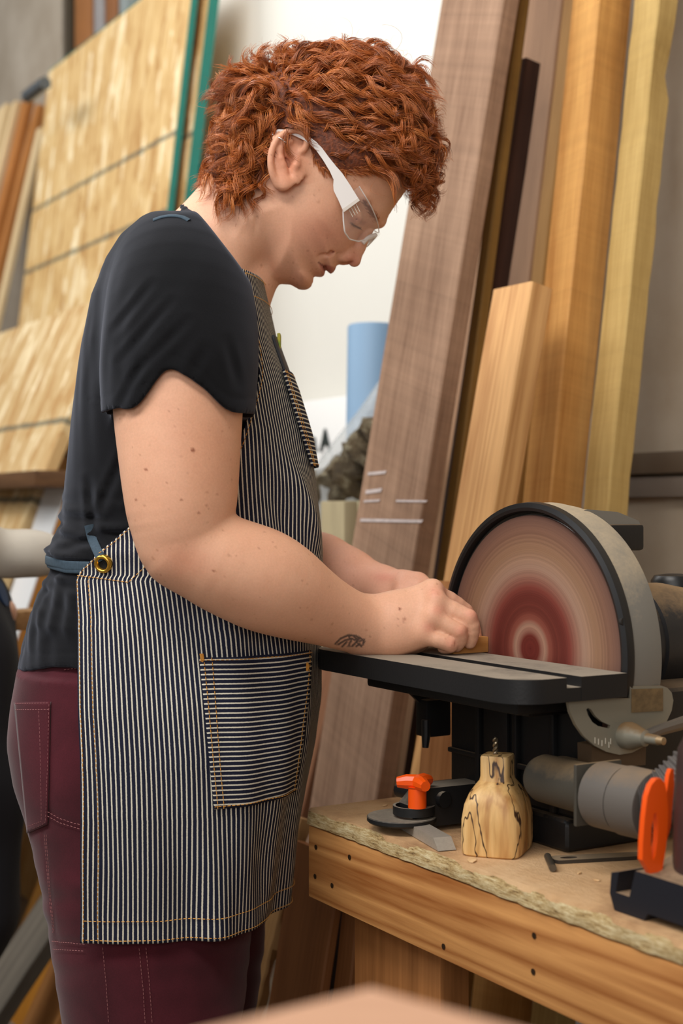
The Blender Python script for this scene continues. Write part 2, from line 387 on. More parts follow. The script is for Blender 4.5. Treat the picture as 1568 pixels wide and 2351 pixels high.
# lower boards next to the bench end
m_cedar2 = wood('brown_cedar_wood', (112, 66, 32), (150, 98, 56), rings=3, streak=.4)
m_pale = wood('pale_live_edge_wood', (146, 106, 62), (186, 146, 96), rings=4, streak=.4)
board('brown_board', 'brown cedar board standing in the gap beside the bench leg', 'board', (768, 2075), (735, 2285), (668, 1975), (788, 2085), 1.66, m_cedar2, group=GB, ztop=on_d(770, 1975, 1.66)[2])
board('pale_board', 'pale live edge board behind the apron hem and left of the brown board', 'board', (692, 1885), (594, 2300), (655, 1880), (712, 1890), 1.80, m_pale, group=GB, n=40, ztop=on_d(692, 1880, 1.80)[2], live=lambda t: .006*math.sin(t*50)+.005*math.sin(t*23))
board('red_brown_board', 'red brown board running down behind the bench end', 'board', (772, 1545), (690, 1870), (748, 1545), (800, 1545), iw['d0']+iw['width']+.006, wood('red_brown_wood', (118, 78, 54), (160, 112, 80), rings=5, streak=.3), group=GB, width=.06, ztop=-.1)
board('cedar_offcut', 'narrow cedar board seen under the sander table left of its pedestal', 'board', (1075, 1560), (1046, 1850), (966, 1700), (1100, 1560), 1.60, wood('cedar_offcut_wood', (150, 96, 52), (186, 130, 80), rings=9, streak=.5), group=GB, ztop=on_d(1075, 1340, 1.60)[2])
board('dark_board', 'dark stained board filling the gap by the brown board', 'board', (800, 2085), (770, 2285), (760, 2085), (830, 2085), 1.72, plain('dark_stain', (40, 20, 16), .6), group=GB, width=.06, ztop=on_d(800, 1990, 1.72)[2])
board('tan_board', 'tan board just left of the bench leg post', 'board', (818, 2110), (800, 2285), (790, 2090), (850, 2110), 1.62, m_cedar2, group=GB, width=.04, ztop=on_d(818, 2040, 1.62)[2])

# =================================================================== sheet goods on the left
m_teal = plain('teal_edge_paint', (20, 118, 104), .55, noise=.15, nscale=20)
GO = 'sheets leaning at the left'
Ltop = 2.44
m_osb = osb('osb_sheet', lines=(2.44-.406, 2.44-.61, 2.44-.813, 1.22, 1.02, .81, .406))
def sheet(name, label, e1, e2, d0, m, width, thick, ztop, teal=True):
    o, inf = board(name, label, 'sheet', e1, e2, None, None, d0, m, group=GO, width=width, thick=thick, ztop=ztop, wob=.0004, n=4)
    if teal:
        b, u, nn = inf['base'], inf['u'], inf['n']; V = []
        for (t, s) in ((0, -.0008), (0, thick+.0008), (inf['L']+.0008, thick+.0008), (inf['L']+.0008, -.0008)): V.append(b+u*t+nn*s+np.array([0, -.001, 0]))
        V += [v+np.array([0, .004, 0]) for v in V]
        part('painted_edge', G().add(V, [(0, 1, 2, 3), (7, 6, 5, 4), (0, 4, 5, 1), (1, 5, 6, 2), (2, 6, 7, 3), (3, 7, 4, 0)]), m_teal, o, label='teal painted edge')
        V = []
        for (dd, s) in ((0, -.0008), (0, thick+.0008), (width, thick+.0008), (width, -.0008)): V.append(b+u*(inf['L']-.003)+nn*s+np.array([0, dd, 0]))
        V += [v+u*.004 for v in V]
        part('painted_edge', G().add(V, [(0, 1, 2, 3), (7, 6, 5, 4), (0, 4, 5, 1), (1, 5, 6, 2), (2, 6, 7, 3), (3, 7, 4, 0)]), m_teal, o, label='teal painted edge')
    return o, inf
sheet('osb_sheet', 'front strand board sheet with teal edges and dark nailing lines', (440, 0), (386, 470), 3.32, m_osb, 1.12, .016, 1.43)
sheet('osb_sheet', 'strand board sheet standing just behind the front sheet, teal edge showing', (481, 0), (424, 470), 3.30, m_osb, 1.05, .026, 1.40)
sheet('osb_sheet', 'strand board sheet leaning lowest at the left edge, behind the woman', (232, 760), (40, 1232), 3.15, osb('osb_sheet_low', base=(206, 178, 130), lines=(1.37, 1.17)), 1.2, .03, on_d(268, 672, 3.15)[2], teal=False)
board('dark_batten', 'dark brown batten in the shadow beside the teal sheet edge', 'board', (512, 0), (452, 470), (495, 0), (530, 0), 3.55, plain('dark_batten', (52, 42, 34), .7, noise=.2), group=GO, width=.06, thick=.03, ztop=1.7)  # dark board put in where only the shadow of the gap falls
# planks at the far left
GP = 'planks standing at the far left'
m_p1 = wood('pale_plank', (196, 164, 116), (228, 206, 164), rings=5, streak=.3); m_p2 = wood('amber_plank', (140, 84, 34), (188, 126, 66), rings=5, streak=.4)
board('plank', 'pale plank at the left picture edge, leftmost of the far planks', 'plank', (14, 238), (-64, 560), (-40, 238), (40, 238), 4.9, m_p1, group=GP, width=.10, ztop=on_d(14, 236, 4.9)[2])
board('plank', 'pale narrow plank next to the amber planks at the far left', 'plank', (36, 232), (-46, 560), (14, 232), (50, 232), 4.85, m_p1, group=GP, width=.04, ztop=on_d(36, 230, 4.85)[2])
board('plank', 'amber plank with a knot, middle of the far left planks', 'plank', (62, 228), (-20, 560), (36, 228), (78, 228), 4.8, m_p2, group=GP, width=.06, thick=.03, ztop=on_d(62, 226, 4.8)[2])
board('plank', 'amber plank, rightmost of the far left planks beside the strand board', 'plank', (88, 240), (4, 570), (64, 240), (104, 240), 4.75, m_p2, group=GP, width=.04, thick=.03, ztop=on_d(88, 238, 4.75)[2])
board('batten', 'pale batten leaning along the left edge of the strand board', 'batten', (84, 330), (2, 690), (70, 330), (100, 330), 4.6, m_p1, group=GP, width=.04, thick=.02, ztop=on_d(92, 292, 4.6)[2])
# uprights above the strand board
for (x0, x1, c, nm, lb) in ((146, 160, (62, 50, 30), 'upright', 'dark upright board against the far grey wall'), (170, 212, (150, 94, 40), 'upright', 'orange upright board above the strand board'), (214, 238, (150, 146, 146), 'upright', 'grey metal upright above the strand board'), (240, 270, (138, 84, 36), 'upright', 'brown upright board next to the grey metal upright'), (272, 292, (140, 150, 150), 'upright', 'pale grey upright, rightmost above the strand board')):
    p0 = on_w(x0, 0, 1.675); p1 = on_w(x1, 0, 1.675)
    o = part('upright', G().box((1.675, p1[1]+.004, FLOOR), (1.715, p0[1]-.004, 2.2), .004), plain('upright_paint', c, .6, noise=.2, nscale=6), M=RM((1.6, p0[1], FLOOR))); tag(o, lb, 'board', 'uprights above the strand board')
o = part('grey_panel', G().box((1.68, on_w(142, 0, 1.68)[1], FLOOR), (1.70, 6.8, 2.2), .003), m_grey, M=RM((1.52, 5, FLOOR))); tag(o, 'stained grey plywood panel at the top left', 'panel')
pq = on_w(62, 222, 1.40); pr = on_w(104, 190, 1.40)
o = part('metal_bracket', G().tube([pq, pr], .020, 6), plain('bracket_metal', (96, 104, 112), .4, .6), M=RM(pq)); tag(o, 'grey metal bar end beside the strand board top corner', 'bracket')

# =================================================================== middle background: tube, sign, bag
m_blue = plain('blue_foam', (122, 154, 184), .6, noise=.04, nscale=5)
bt = on_w(832, 745, 1.50); rr = 62/FPX*(SA*1.5+CA*bt[1])
g = G().lathe((1.50, bt[1], FLOOR), (0.02, 0, 1), [(0, rr*.94), (1.05+bt[2]-.004, rr), (1.05+bt[2], rr-.003), (1.05+bt[2]-.001, rr*.72), (.6, rr*.70)], 40, cap=False)
o = part('blue_tube', g, m_blue, M=RM((1.5, bt[1], FLOOR)), angle=50); tag(o, 'upright light blue roll of foam standing against the white wall', 'roll')
# white printed sign
sg = thing('printed_sign', 'white cardboard sign with black lettering behind the apron bib', 'sign', (1.66, 2.9, FLOOR), A31)
s0 = on_w(768, 912, 1.62); s1 = on_w(560, 1400, 1.62)
part('card', G().box((1.62, s0[1]-.2, on_w(700, 1300, 1.62)[2]), (1.628, s1[1], s0[2]), .002), plain('white_card', (244, 244, 242), .5), sg)
def text_obj(name, body, org, ex, ez, h, m, parent, ext=.0008, shear=0.0):
    cu = bpy.data.curves.new(name, 'FONT'); cu.body = body; cu.size = h/0.70; cu.extrude = ext; cu.offset = .0025 if 'bold' in name else 0; cu.shear = shear
    o = bpy.data.objects.new(name, cu); COL.objects.link(o); dg = bpy.context.evaluated_depsgraph_get(); me = bpy.data.meshes.new_from_object(o.evaluated_get(dg))
    V = np.array([v.co for v in me.vertices]); F = [tuple(p.vertices) for p in me.polygons]; bpy.data.objects.remove(o)
    ex = np.array(ex, float); ez = np.array(ez, float); nn = np.cross(ex, ez)
    W = np.array(org)+np.outer(V[:, 0], ex)+np.outer(V[:, 1], ez)+np.outer(V[:, 2], nn)
    return raw('lettering', room(W), F, m, parent, smooth=False), V[:, 0].max()
to = on_w(756, 1032, 1.617); hh = (1032-985)/FPX*(SA*1.617+CA*to[1])
m_ink = plain('black_ink', (38, 48, 46), .6)
sx = hh*1.05
text_obj('bold', 'sa A', to+np.array([0, hh*2.45, 0]), (0, -1.0, 0), (0, 0, 1), hh, m_ink, sg)
text_obj('small', 'artesa', to+np.array([0, hh*4.4, -hh*1.75]), (0, -1.0, 0), (0, 0, 1), hh*.4, m_ink, sg)
# clear bag of bark with pale boards below
t = NT('clear_plastic'); t.b.inputs['Base Color'].default_value = (.75, .78, .78, 1); t.b.inputs['Roughness'].default_value = .25
t.b.inputs['Alpha'].default_value = .42; mp = t.coords(); nz = t.n('ShaderNodeTexNoise', {'Vector': mp, 'Scale': 14.0, 'Detail': 4.0}); t.bump(nz, .6, .02); m_plastic = t.m
t = NT('bark'); mp = t.coords(); nz = t.n('ShaderNodeTexNoise', {'Vector': mp, 'Scale': 26.0, 'Detail': 8.0, 'Roughness': .75})
t.color(t.ramp(nz, [(.3, lin((40, 32, 22))), (.48, lin((112, 94, 66))), (.66, lin((190, 180, 150)))])); t.b.inputs['Roughness'].default_value = .9; t.bump(nz, 1, .03); m_bark = t.m
def lump_chain(pts, rads, m, name, label, cat, w, jit=.25, seg=14):
    P = np.array([on_w(x, y, w) for x, y in pts]); n = len(P)
    tt = np.linspace(0, n-1, n*5); C = np.stack([np.interp(tt, range(n), P[:, i]) for i in range(3)], 1); r = np.interp(tt, range(n), rads)
    g = G().tube(C, r, seg); V = g.v[0]; rs = np.random.RandomState(5)
    k = rs.uniform(1-jit, 1+jit, len(V)); cc = np.repeat(C, seg, 0); g.v[0] = cc+(V-cc)*k[:, None]
    o = part(name, g, m, M=RM(P[0]), angle=60); return tag(o, label, cat)
lump_chain([(700, 1190), (760, 1130), (820, 1100), (870, 1040), (905, 990)], [.03, .05, .055, .06, .05], m_bark, 'driftwood_branch', 'knobbly brown bark branch inside the clear plastic bag', 'branch', 1.42)
g = G(); PB = [(905, 840, .012), (868, 940, .05), (825, 1040, .10), (790, 1120, .13), (790, 1190, .135), (790, 1260, .12)]
rows = []
for (x, y, r) in PB:
    c = on_w(x, y, 1.44); an = np.linspace(0, 2*math.pi, 28, endpoint=False)
    rr = r*(1+.07*np.sin(an*5+y)+.04*np.sin(an*9+x)); rows.append(np.stack([c[0]+.55*rr*np.sin(an), c[1]+rr*np.cos(an), np.full(28, c[2])], 1))
g.grid(np.array(rows), closed_u=True); o = part('plastic_bag', g, m_plastic, M=RM((1.44, 2.4, -.2)), angle=180); tag(o, 'clear plastic bag slumped against the walnut board', 'bag')
for (xa, xb, w, c, lb) in ((735, 790, 1.33, (190, 176, 140), 'pale grey board end below the plastic bag, left one'), (785, 850, 1.38, (200, 190, 150), 'pale yellow board end below the plastic bag, right one')):
    a0 = on_w(xa, 1180, w); b0 = on_w(xb, 1150, w)
    o = part('board_end', G().box((w, b0[1], FLOOR), (w+.03, a0[1], b0[2]), .004), wood('board_end_wood', tuple(int(x*.8) for x in c), c, rings=4), M=RM((w, b0[1], FLOOR))); tag(o, lb, 'board', 'board ends below the plastic bag')

# =================================================================== lower left background
m_mel = plain('white_melamine', (236, 238, 240), .35); m_edge = wood('orange_ply_edge', (150, 92, 34), (196, 138, 66), rings=5)
GW = 'white boards with orange edges at the left'
def white_board(e1, e2, d0, lb, ztop, w=.22):
    o, inf = board('white_board', lb, 'board', e1, e2, None, None, d0, m_edge, group=GW, width=w, thick=.03, ztop=ztop, wob=.0003, n=3)
    b, u, nn = inf['base'], inf['u'], inf['n']; V = []
    for (t, s) in ((.0, .0), (.0, w), (inf['L'], w), (inf['L'], 0)): V.append(b+u*t-nn*.003+np.array([0, s, 0]))
    V += [v+nn*.0028 for v in V]
    part('white_face', G().add(V, [(0, 1, 2, 3), (7, 6, 5, 4), (0, 4, 5, 1), (1, 5, 6, 2), (2, 6, 7, 3), (3, 7, 4, 0)]), m_mel, o, label='white laminate face')
white_board((158, 1112), (30, 1500), 3.0, 'white laminate board with orange edge behind the black shirt', on_d(158, 1112, 3.0)[2], .14)
q = on_d(120, 1100, 2.98); o = part('cross_rail', G().box((q[0]-.05, 2.95, q[2]-.018), (q[0]+.12, 3.5, q[2]+.018), .003), wood('dark_rail_wood', (74, 50, 30), (110, 78, 50), along='y'), M=RM(q)); tag(o, 'short dark brown rail above the white laminate board', 'rail')
q0 = Q(-80, 1432, 2.35); q1 = Q(105, 1418, 2.45)
g = G(); dv = (q1-q0); g.box((0, -.03, -.016), (np.linalg.norm(dv), .03, .016), .003)
Vv = g.V(); ang = math.atan2(dv[1], dv[0]); Vv = np.stack([q0[0]+Vv[:, 0]*math.cos(ang)-Vv[:, 1]*math.sin(ang), q0[1]+Vv[:, 0]*math.sin(ang)+Vv[:, 1]*math.cos(ang), q0[2]+Vv[:, 2]+.02*Vv[:, 0]], 1)
o = raw('wooden_ledge', view(Vv), recalc(Vv, g.f), wood('ledge_wood', (150, 112, 72), (196, 158, 112), along='x'), M=Matrix.Translation(Vector(view(q0)))); tag(o, 'pale wooden ledge between the two people at the left', 'ledge')
GF = 'planks lying low at the bottom left'
for (e1, e2, d0, c0, c1, lb, zt) in (((122, 2090), (20, 2351), 2.9, (112, 74, 28), (150, 104, 44), 'brown plank low at the bottom left, behind the trousers', -.30), ((150, 2160), (80, 2351), 2.75, (150, 94, 20), (188, 126, 40), 'amber plank lowest behind the trouser leg', -.42), ((60, 2230), (-20, 2351), 2.6, (84, 78, 70), (120, 112, 100), 'grey plank at the bottom left corner', -.74), ((160, 2280), (128, 2351), 2.6, (176, 116, 60), (206, 146, 84), 'light orange plank touching the trouser leg at the bottom', -.6)):
    board('plank', lb, 'plank', e1, e2, None, None, d0, wood('low_plank_wood', c0, c1, rings=5, streak=.5), group=GF, width=.14, thick=.03, ztop=zt)
# =================================================================== workbench
BZ = -.365                                                     # bench top, from the camera
m_doug = wood('bench_fir', (144, 84, 38), (208, 150, 90), rings=11.0, streak=.95, along='y', rough=.5, knots=.5, seed=2.0)
m_doug_leg = wood('bench_leg_fir', (120, 74, 36), (164, 108, 60), rings=8, streak=.6, knots=.7)
t = NT('bench_osb_top'); mp = t.coords((30, 12, 60)); w_ = t.n('ShaderNodeTexNoise', {'Vector': t.coords((1, 1, 1)), 'Scale': 7.0, 'Detail': 7.0, 'Roughness': .7})
vv = t.n('ShaderNodeTexNoise', {'Vector': t.coords((90, 30, 190)), 'Scale': 1.6, 'Detail': 6.0, 'Roughness': .8})
geo = t.n('ShaderNodeNewGeometry'); sx_ = t.n('ShaderNodeSeparateXYZ', {'Vector': (geo, 1)})
edge = t.ramp(vv, [(.34, lin((96, 66, 34))), (.46, lin((190, 158, 104))), (.68, lin((238, 222, 178)))])
top = t.ramp(w_, [(.28, lin((150, 108, 70))), (.5, lin((206, 164, 118))), (.75, lin((226, 190, 146)))])
t.color(t.mix(t.math('GREATER_THAN', (sx_, 2), .5), edge, top)); t.b.inputs['Roughness'].default_value = .85; t.bump(vv, .8, .004); m_btop = t.m
c0 = on_z(708, 1855, BZ); BW, BD = c0[0], c0[1]                 # front edge, far end
bench = thing('workbench', 'wooden workbench with strand board top and fir front rail under the sander', 'workbench', (BW+.3, .9, FLOOR), A31)
# worn strand-board top with a ragged front edge
n = 160; ys = np.linspace(-.6, BD, n); rs = np.random.RandomState(3)
prof = []
for y in ys:
    j = rs.uniform(-.0016, .0016, 4); prof.append([(BW+.004, y, BZ-.021), (BW-.001+j[0], y, BZ-.019), (BW-.002+j[1], y, BZ-.012), (BW-.001+j[2], y, BZ-.005), (BW+.003+j[3], y, BZ), (BW+.012, y, BZ), (1.66, y, BZ), (1.66, y, BZ-.021)])
P = np.array(prof); g = G().grid(P, closed_u=True); k = P.shape[1]; g.f.append(tuple(range(k))); g.f.append(tuple((n-1)*k+j for j in range(k)))
part('top', g, m_btop, bench, label='strand board bench top with rough edge')
RH = .088
fr = part('front_rail', G().box((BW, -.6, BZ-.021-RH), (BW+.036, BD, BZ-.0212), .002), m_doug, bench, label='fir front rail')
for (px, py) in ((803, 1968), (763, 2033), (724, 2012), (726, 1945), (1227, 2148), (1225, 2231), (1019, 2173)):
    q = on_w(px, py, BW)
    part('screw_hole', G().lathe((BW-.0008, q[1], q[2]), (1, 0, 0), [(0, .0032), (.001, .0028), (.0012, 0.0004)], 12), plain('screw_steel', (60, 44, 30), .4, .5), fr)
part('end_rail', G().box((BW+.036, BD-.036, BZ-.021-RH), (1.62, BD, BZ-.0215), .002), m_doug, bench)
lx0 = on_w(812, 2150, BW+.036)[1]; lx1 = on_w(1010, 2250, BW+.036)[1]
part('leg', G().box((BW+.0365, lx1, FLOOR), (BW+.0765, lx0, BZ-.0215), .003), m_doug_leg, bench)
part('leg', G().box((BW+.0365, -.5, FLOOR), (BW+.0765, -.38, BZ-.0215), .003), m_doug_leg, bench)
part('leg', G().box((1.58, lx1, FLOOR), (1.62, lx0-.04, BZ-.0215), .003), m_doug_leg, bench)
part('leg', G().box((1.58, -.5, FLOOR), (1.62, -.38, BZ-.0215), .003), m_doug_leg, bench)

# =================================================================== disc sander
HUB = np.array([1.011, 1.2716, -.155]); R = .152; TZ = -.1655
m_black = dusty('black_cast_iron', (20, 20, 21), (112, 92, 70), .22, .5)
m_tabtop = dusty('table_cast_iron', (26, 26, 27), (150, 138, 122), .36, .45, nscale=14)
m_guard = dusty('grey_guard_paint', (120, 117, 110), (182, 164, 136), .34, .5, nscale=12)
m_motor = dusty('motor_dark_paint', (34, 34, 36), (150, 122, 88), .32, .4)
m_zinc = dusty('grey_steel_plate', (134, 130, 116), (120, 92, 58), .42, .5, .3)
m_port = dusty('dusty_port', (64, 60, 52), (126, 104, 76), .55, .7)
sand = thing('disc_sander', 'black and grey bench disc sander with a round red brown abrasive disc', 'disc sander', (1.15, 1.3, BZ), A31)
# base and pedestal
part('base', G().box((.986, 1.175, BZ+.0005), (1.46, 1.44, BZ+.036), .008, 3), m_black, sand)
part('base_bolt', G().lathe((1.01, 1.215, BZ+.036), (0, 0, 1), [(0, .009), (.002, .009), (.002, .0055), (.008, .0055), (.009, .004)], 12), dusty('rusty_bolt', (58, 48, 40), (120, 100, 74), .3), sand)
ped = part('pedestal', G().box((.992, 1.15, BZ+.036), (1.40, 1.40, -.193), .01, 3), m_black, sand)
for y in (1.20, 1.265, 1.335): part('rib', G().box((.985, y-.004, BZ+.04), (.9925, y+.004, -.2), .002), m_black, ped)
part('rib', G().box((.986, 1.16, -.287), (.9925, 1.395, -.281), .002), m_black, ped)
part('rib', G().box((.987, 1.28, -.275), (.9925, 1.325, -.21), .003), m_black, ped)
part('yoke', G().box((.93, 1.17, -.215), (.995, 1.46, -.19), .006), m_black, sand)
# table with mitre slot
TF, TN, TE = .8605, 1.101, 1.515
pl = []
def arc(cx, cy, r, a0, a1, n=8): return [(cx+r*math.cos(math.radians(a0+(a1-a0)*i/n)), cy+r*math.sin(math.radians(a0+(a1-a0)*i/n))) for i in range(n+1)]
out = [(1.004, TN), (1.004, TE)]+arc(TF+.04, TE-.04, .04, 90, 180)+arc(TF+.04, TN+.04, .04, 180, 270)
s0 = on_z(1254, 1553, TZ); s1 = on_z(1287, 1553, TZ); SL0, SL1 = .924, .943
front = [(x, y) for x, y in out if x <= SL0+1e-9]; 
def clip(lo, hi):
    return lo, hi
g = G()
fr_poly = [(SL0, TN), (SL0, TE)]+arc(TF+.04, TE-.04, .04, 90, 180)+arc(TF+.04, TN+.04, .04, 180, 270)
bk_poly = [(SL1, TN), (1.004, TN), (1.004, TE), (SL1, TE)]
TH = .0245
g.prism(fr_poly, lambda x, y: (x, y, TZ-TH), lambda x, y: (x, y, TZ))
g.prism(bk_poly, lambda x, y: (x, y, TZ-TH), lambda x, y: (x, y, TZ))
g.box((SL0-.0005, TN+.0003, TZ-TH), (SL1+.0005, TE, TZ-.0105))
tab = part('table', g, m_tabtop, sand, angle=28)
part('table_web', G().box((.90, 1.15, TZ-TH-.018), (1.0, 1.44, TZ-TH+.001), .004), m_black, sand)
# abrasive disc: worn in rings
t = NT('abrasive_disc'); tc = t.n('ShaderNodeTexCoord'); sp = t.n('ShaderNodeSeparateXYZ'); 
lo = np.array([HUB[0]-1.15, HUB[1]-1.3, HUB[2]-BZ]); mv = t.n('ShaderNodeMapping', {'Location': tuple(-lo)}); t.t.links.new(tc.outputs['Object'], mv.inputs['Vector'])
t.t.links.new(mv.outputs[0], sp.inputs[0])
rad = t.math('SQRT', t.math('ADD', t.math('MULTIPLY', (sp, 1), (sp, 1)), t.math('MULTIPLY', (sp, 2), (sp, 2))))
rn = t.math('DIVIDE', rad, R); cx = t.n('ShaderNodeCombineXYZ', {'X': rn})
nz = t.n('ShaderNodeTexNoise', {'Vector': cx, 'Scale': 34.0, 'Detail': 10.0, 'Roughness': .85})
bs = t.ramp(rn, [(0.0, lin((100, 34, 27))), (.10, lin((106, 40, 31))), (.14, lin((150, 104, 88))), (.18, lin((164, 126, 106))), (.22, lin((138, 76, 62))), (.28, lin((108, 48, 38))), (.40, lin((102, 42, 34))), (.46, lin((128, 62, 52))), (.54, lin((148, 104, 88))), (.61, lin((166, 132, 112))), (.74, lin((152, 116, 90))), (.88, lin((132, 96, 78))), (1.0, lin((110, 80, 70)))])
mm = t.mix(.8, bs, t.ramp(nz, [(.36, (.50, .48, .48)), (.64, (1.12, 1.12, 1.1))]), 'MULTIPLY'); t.color(mm); t.b.inputs['Roughness'].default_value = .7
t.b.inputs['Specular IOR Level'].default_value = .25; m_abr = t.m
dsc = part('disc_plate', G().lathe(HUB+np.array([.0045, 0, 0]), (1, 0, 0), [(0, .0005), (0, R-.002), (.001, R), (.014, R)], 96), plain('aluminium_plate', (150, 148, 146), .35, .8), sand)
part('abrasive_disc', G().lathe(HUB+np.array([.0025, 0, 0]), (1, 0, 0), [(.0022, .0003), (0.0, .0004), (0.0, R*.5), (0.0, R-.001), (.0022, R-.0004)], 96, cap=False), m_abr, dsc, label='red brown abrasive paper with worn rings')
# guard drum around the disc
a0, a1 = math.radians(-118), math.radians(118)
gd = part('guard', G().lathe(HUB, (1, 0, 0), [(.006, .158), (.002, .164), (.03, .166), (.048, .163), (.052, .155), (.05, .150), (.018, .1545)], 96, cap=False, a0=a0, a1=a1, ref=(0, 0, 1), close=True), m_guard, sand, angle=40, label='grey painted guard drum')
part('guard_back', G().lathe(HUB, (1, 0, 0), [(.044, .004), (.044, .156), (.049, .156), (.049, .004)], 72, cap=False), m_guard, gd)
part('guard_rim', G().lathe(HUB, (1, 0, 0), [(.0055, .1555), (-.003, .1565), (-.004, .160), (-.002, .1655), (.006, .1665), (.008, .1655)], 96, cap=False, a0=a0, a1=a1, ref=(0, 0, 1), close=True), plain('black_rubber_rim', (20, 20, 22), .5, noise=.3, nscale=60), gd, label='black rim')
part('guard_hole', G().lathe(on_d(1433, 1427, HUB[1]-.1595), (0, 1, -.1), [(0, .0042), (.004, .004), (.005, .0005)], 14), plain('dark_hole', (30, 26, 22), .8), gd)
tp = part('guard_hood', G().prism([(1.03, -.002), (1.055, .003), (1.10, .0), (1.132, -.010), (1.136, -.018), (1.055, -.018), (1.03, -.03)], lambda x, z: (x, 1.222, z), lambda x, z: (x, 1.32, z)), m_guard, sand)
part('hood_block', G().box((1.085, 1.218, -.044), (1.137, 1.324, -.014), .004), m_black, tp)
# motor
mo = part('motor', G().lathe((1.058, HUB[1], HUB[2]), (1, 0, 0), [(0, .062), (.004, .068), (.03, .0685), (.032, .0665), (.10, .0665), (.102, .070), (.25, .070), (.27, .064), (.29, .045)], 56), m_motor, sand, angle=40)
part('motor_cap', G().lathe((1.235, HUB[1], HUB[2]+.04), (0, 0, 1), [(0, .028), (.032, .028), (.038, .024), (.040, .01)], 28), plain('black_plastic', (18, 18, 19), .4), mo)
part('motor_foot', G().box((1.07, 1.22, -.235), (1.3, 1.32, -.20), .006), m_black, mo)
# near trunnion: quadrant plate with slot, scale plate, knob and lever
def onp(d): return lambda px, py: on_d(px, py, d)
DP = 1.1075
qp = [(1303, 1603), (1309, 1635), (1322, 1664), (1340, 1690), (1365, 1712), (1392, 1726), (1422, 1733), (1452, 1728), (1478, 1714), (1505, 1690), (1530, 1658), (1542, 1632), (1546, 1608), (1542, 1590), (1532, 1579), (1518, 1574), (1446, 1575), (1446, 1603)]
slot = [(1346, 1629), (1350, 1642), (1360, 1658), (1373, 1667), (1400, 1673), (1402, 1666), (1382, 1657), (1368, 1645), (1357, 1629), (1350, 1625)]
quad = part('trunnion_plate', G().prism([tuple(on_d(x, y, DP)[[0, 2]]) for x, y in qp], lambda a, b: (a, DP, b), lambda a, b: (a, DP+.004, b), holes=[[tuple(on_d(x, y, DP)[[0, 2]]) for x, y in slot]]), m_zinc, sand, label='grey slotted tilt quadrant')
lp = [(1449, 1582), (1521, 1580), (1521, 1632), (1449, 1636)]
part('scale_plate', G().prism([tuple(on_d(x, y, DP)[[0, 2]]) for x, y in lp], lambda a, b: (a, DP-.0008, b), lambda a, b: (a, DP-.0001, b)), plain('worn_brass_label', (120, 98, 66), .6, noise=.4, nscale=120), quad, label='worn brown instruction plate')
for i, (x, y) in enumerate(((1366, 1700), (1374, 1703), (1382, 1706), (1390, 1701), (1398, 1710), (1402, 1702))):
    p = on_d(x, y, DP-.0006); part('scale_tick', G().box(p-np.array([.0004, .0003, .003]), p+np.array([.0004, .0003, .003])), plain('tick_paint', (200, 192, 176), .6), quad)
bk = [(1352, 1710), (1353, 1757), (1420, 1760), (1476, 1755), (1478, 1690)]
part('bracket', G().prism([tuple(on_d(x, y, DP+.012)[[0, 2]]) for x, y in bk], lambda a, b: (a, DP+.008, b), lambda a, b: (a, DP+.03, b)), dusty('dusty_bracket', (80, 62, 44), (130, 102, 68), .6), sand)
k0 = on_d(1436, 1688, DP); 
kn = part('lock_knob', G().lathe(k0, (0.15, -1, 0.0), [(-.002, .0135), (.006, .0145), (.010, .0138), (.024, .0085), (.026, .0085), (.028, .0055), (.042, .005), (.043, .003)], 28), m_zinc, sand, label='grey conical locking knob')
l0 = k0+np.array([.004, -.020, .0]); l1 = on_d(1580, 1656, l0[1]-.004)
part('lock_lever', G().tube([l0, l0+.35*(l1-l0)+np.array([0, -.002, .002]), l1], [.0065, .006, .0075], 10), plain('lever_steel', (110, 104, 98), .35, .7), kn)
part('spindle_tip', G().lathe(k0+np.array([.0055, -.041, 0]), (0.15, -1, 0), [(0, .0045), (.008, .004), (.009, .001)], 12), plain('dull_brass', (156, 130, 96), .4, .4), kn)
# far trunnion and clamp
DF = 1.45
fp = [(930, 1566), (940, 1590), (962, 1612), (985, 1622), (1010, 1622), (1010, 1566), (975, 1570), (985, 1586), (972, 1596), (955, 1580), (948, 1566)]
part('trunnion_plate', G().prism([tuple(on_d(x, y, DF)[[0, 2]]) for x, y in fp], lambda a, b: (a, DF, b), lambda a, b: (a, DF+.005, b)), m_black, sand)
q = on_d(985, 1645, DF-.002); part('clamp', G().box(q-np.array([.012, .012, .024]), q+np.array([.025, .012, .022]), .003), m_black, sand)
q = on_d(978, 1690, DF-.012); part('clamp_handle', G().tube([q+np.array([0, 0, .02]), q, q+np.array([-.001, 0, -.014])], [.0055, .0055, .004], 10), m_black, sand)
q = on_d(995, 1592, DF-.004); part('clamp_bolt', G().lathe(q, (0.2, -1, 0), [(0, .005), (.006, .005)], 6), plain('zinc_bolt', (170, 180, 186), .3, .8), sand)
# dust port
pw, pz = .957, -.281
part('dust_port', G().lathe((pw, 1.195, pz), (0, -1, 0), [(0, .004), (.003, .014), (.01, .022), (.018, .0252), (.098, .0262), (.100, .027)], 36), m_port, sand, angle=50)
part('port_flange', G().box((pw-.030, 1.090, pz-.032), (pw+.030, 1.095, pz+.030), .002), m_port, sand)
part('port_cowl', G().box((pw+.010, 1.15, pz-.02), (.995, 1.19, pz+.02), .008, 3), m_port, sand)

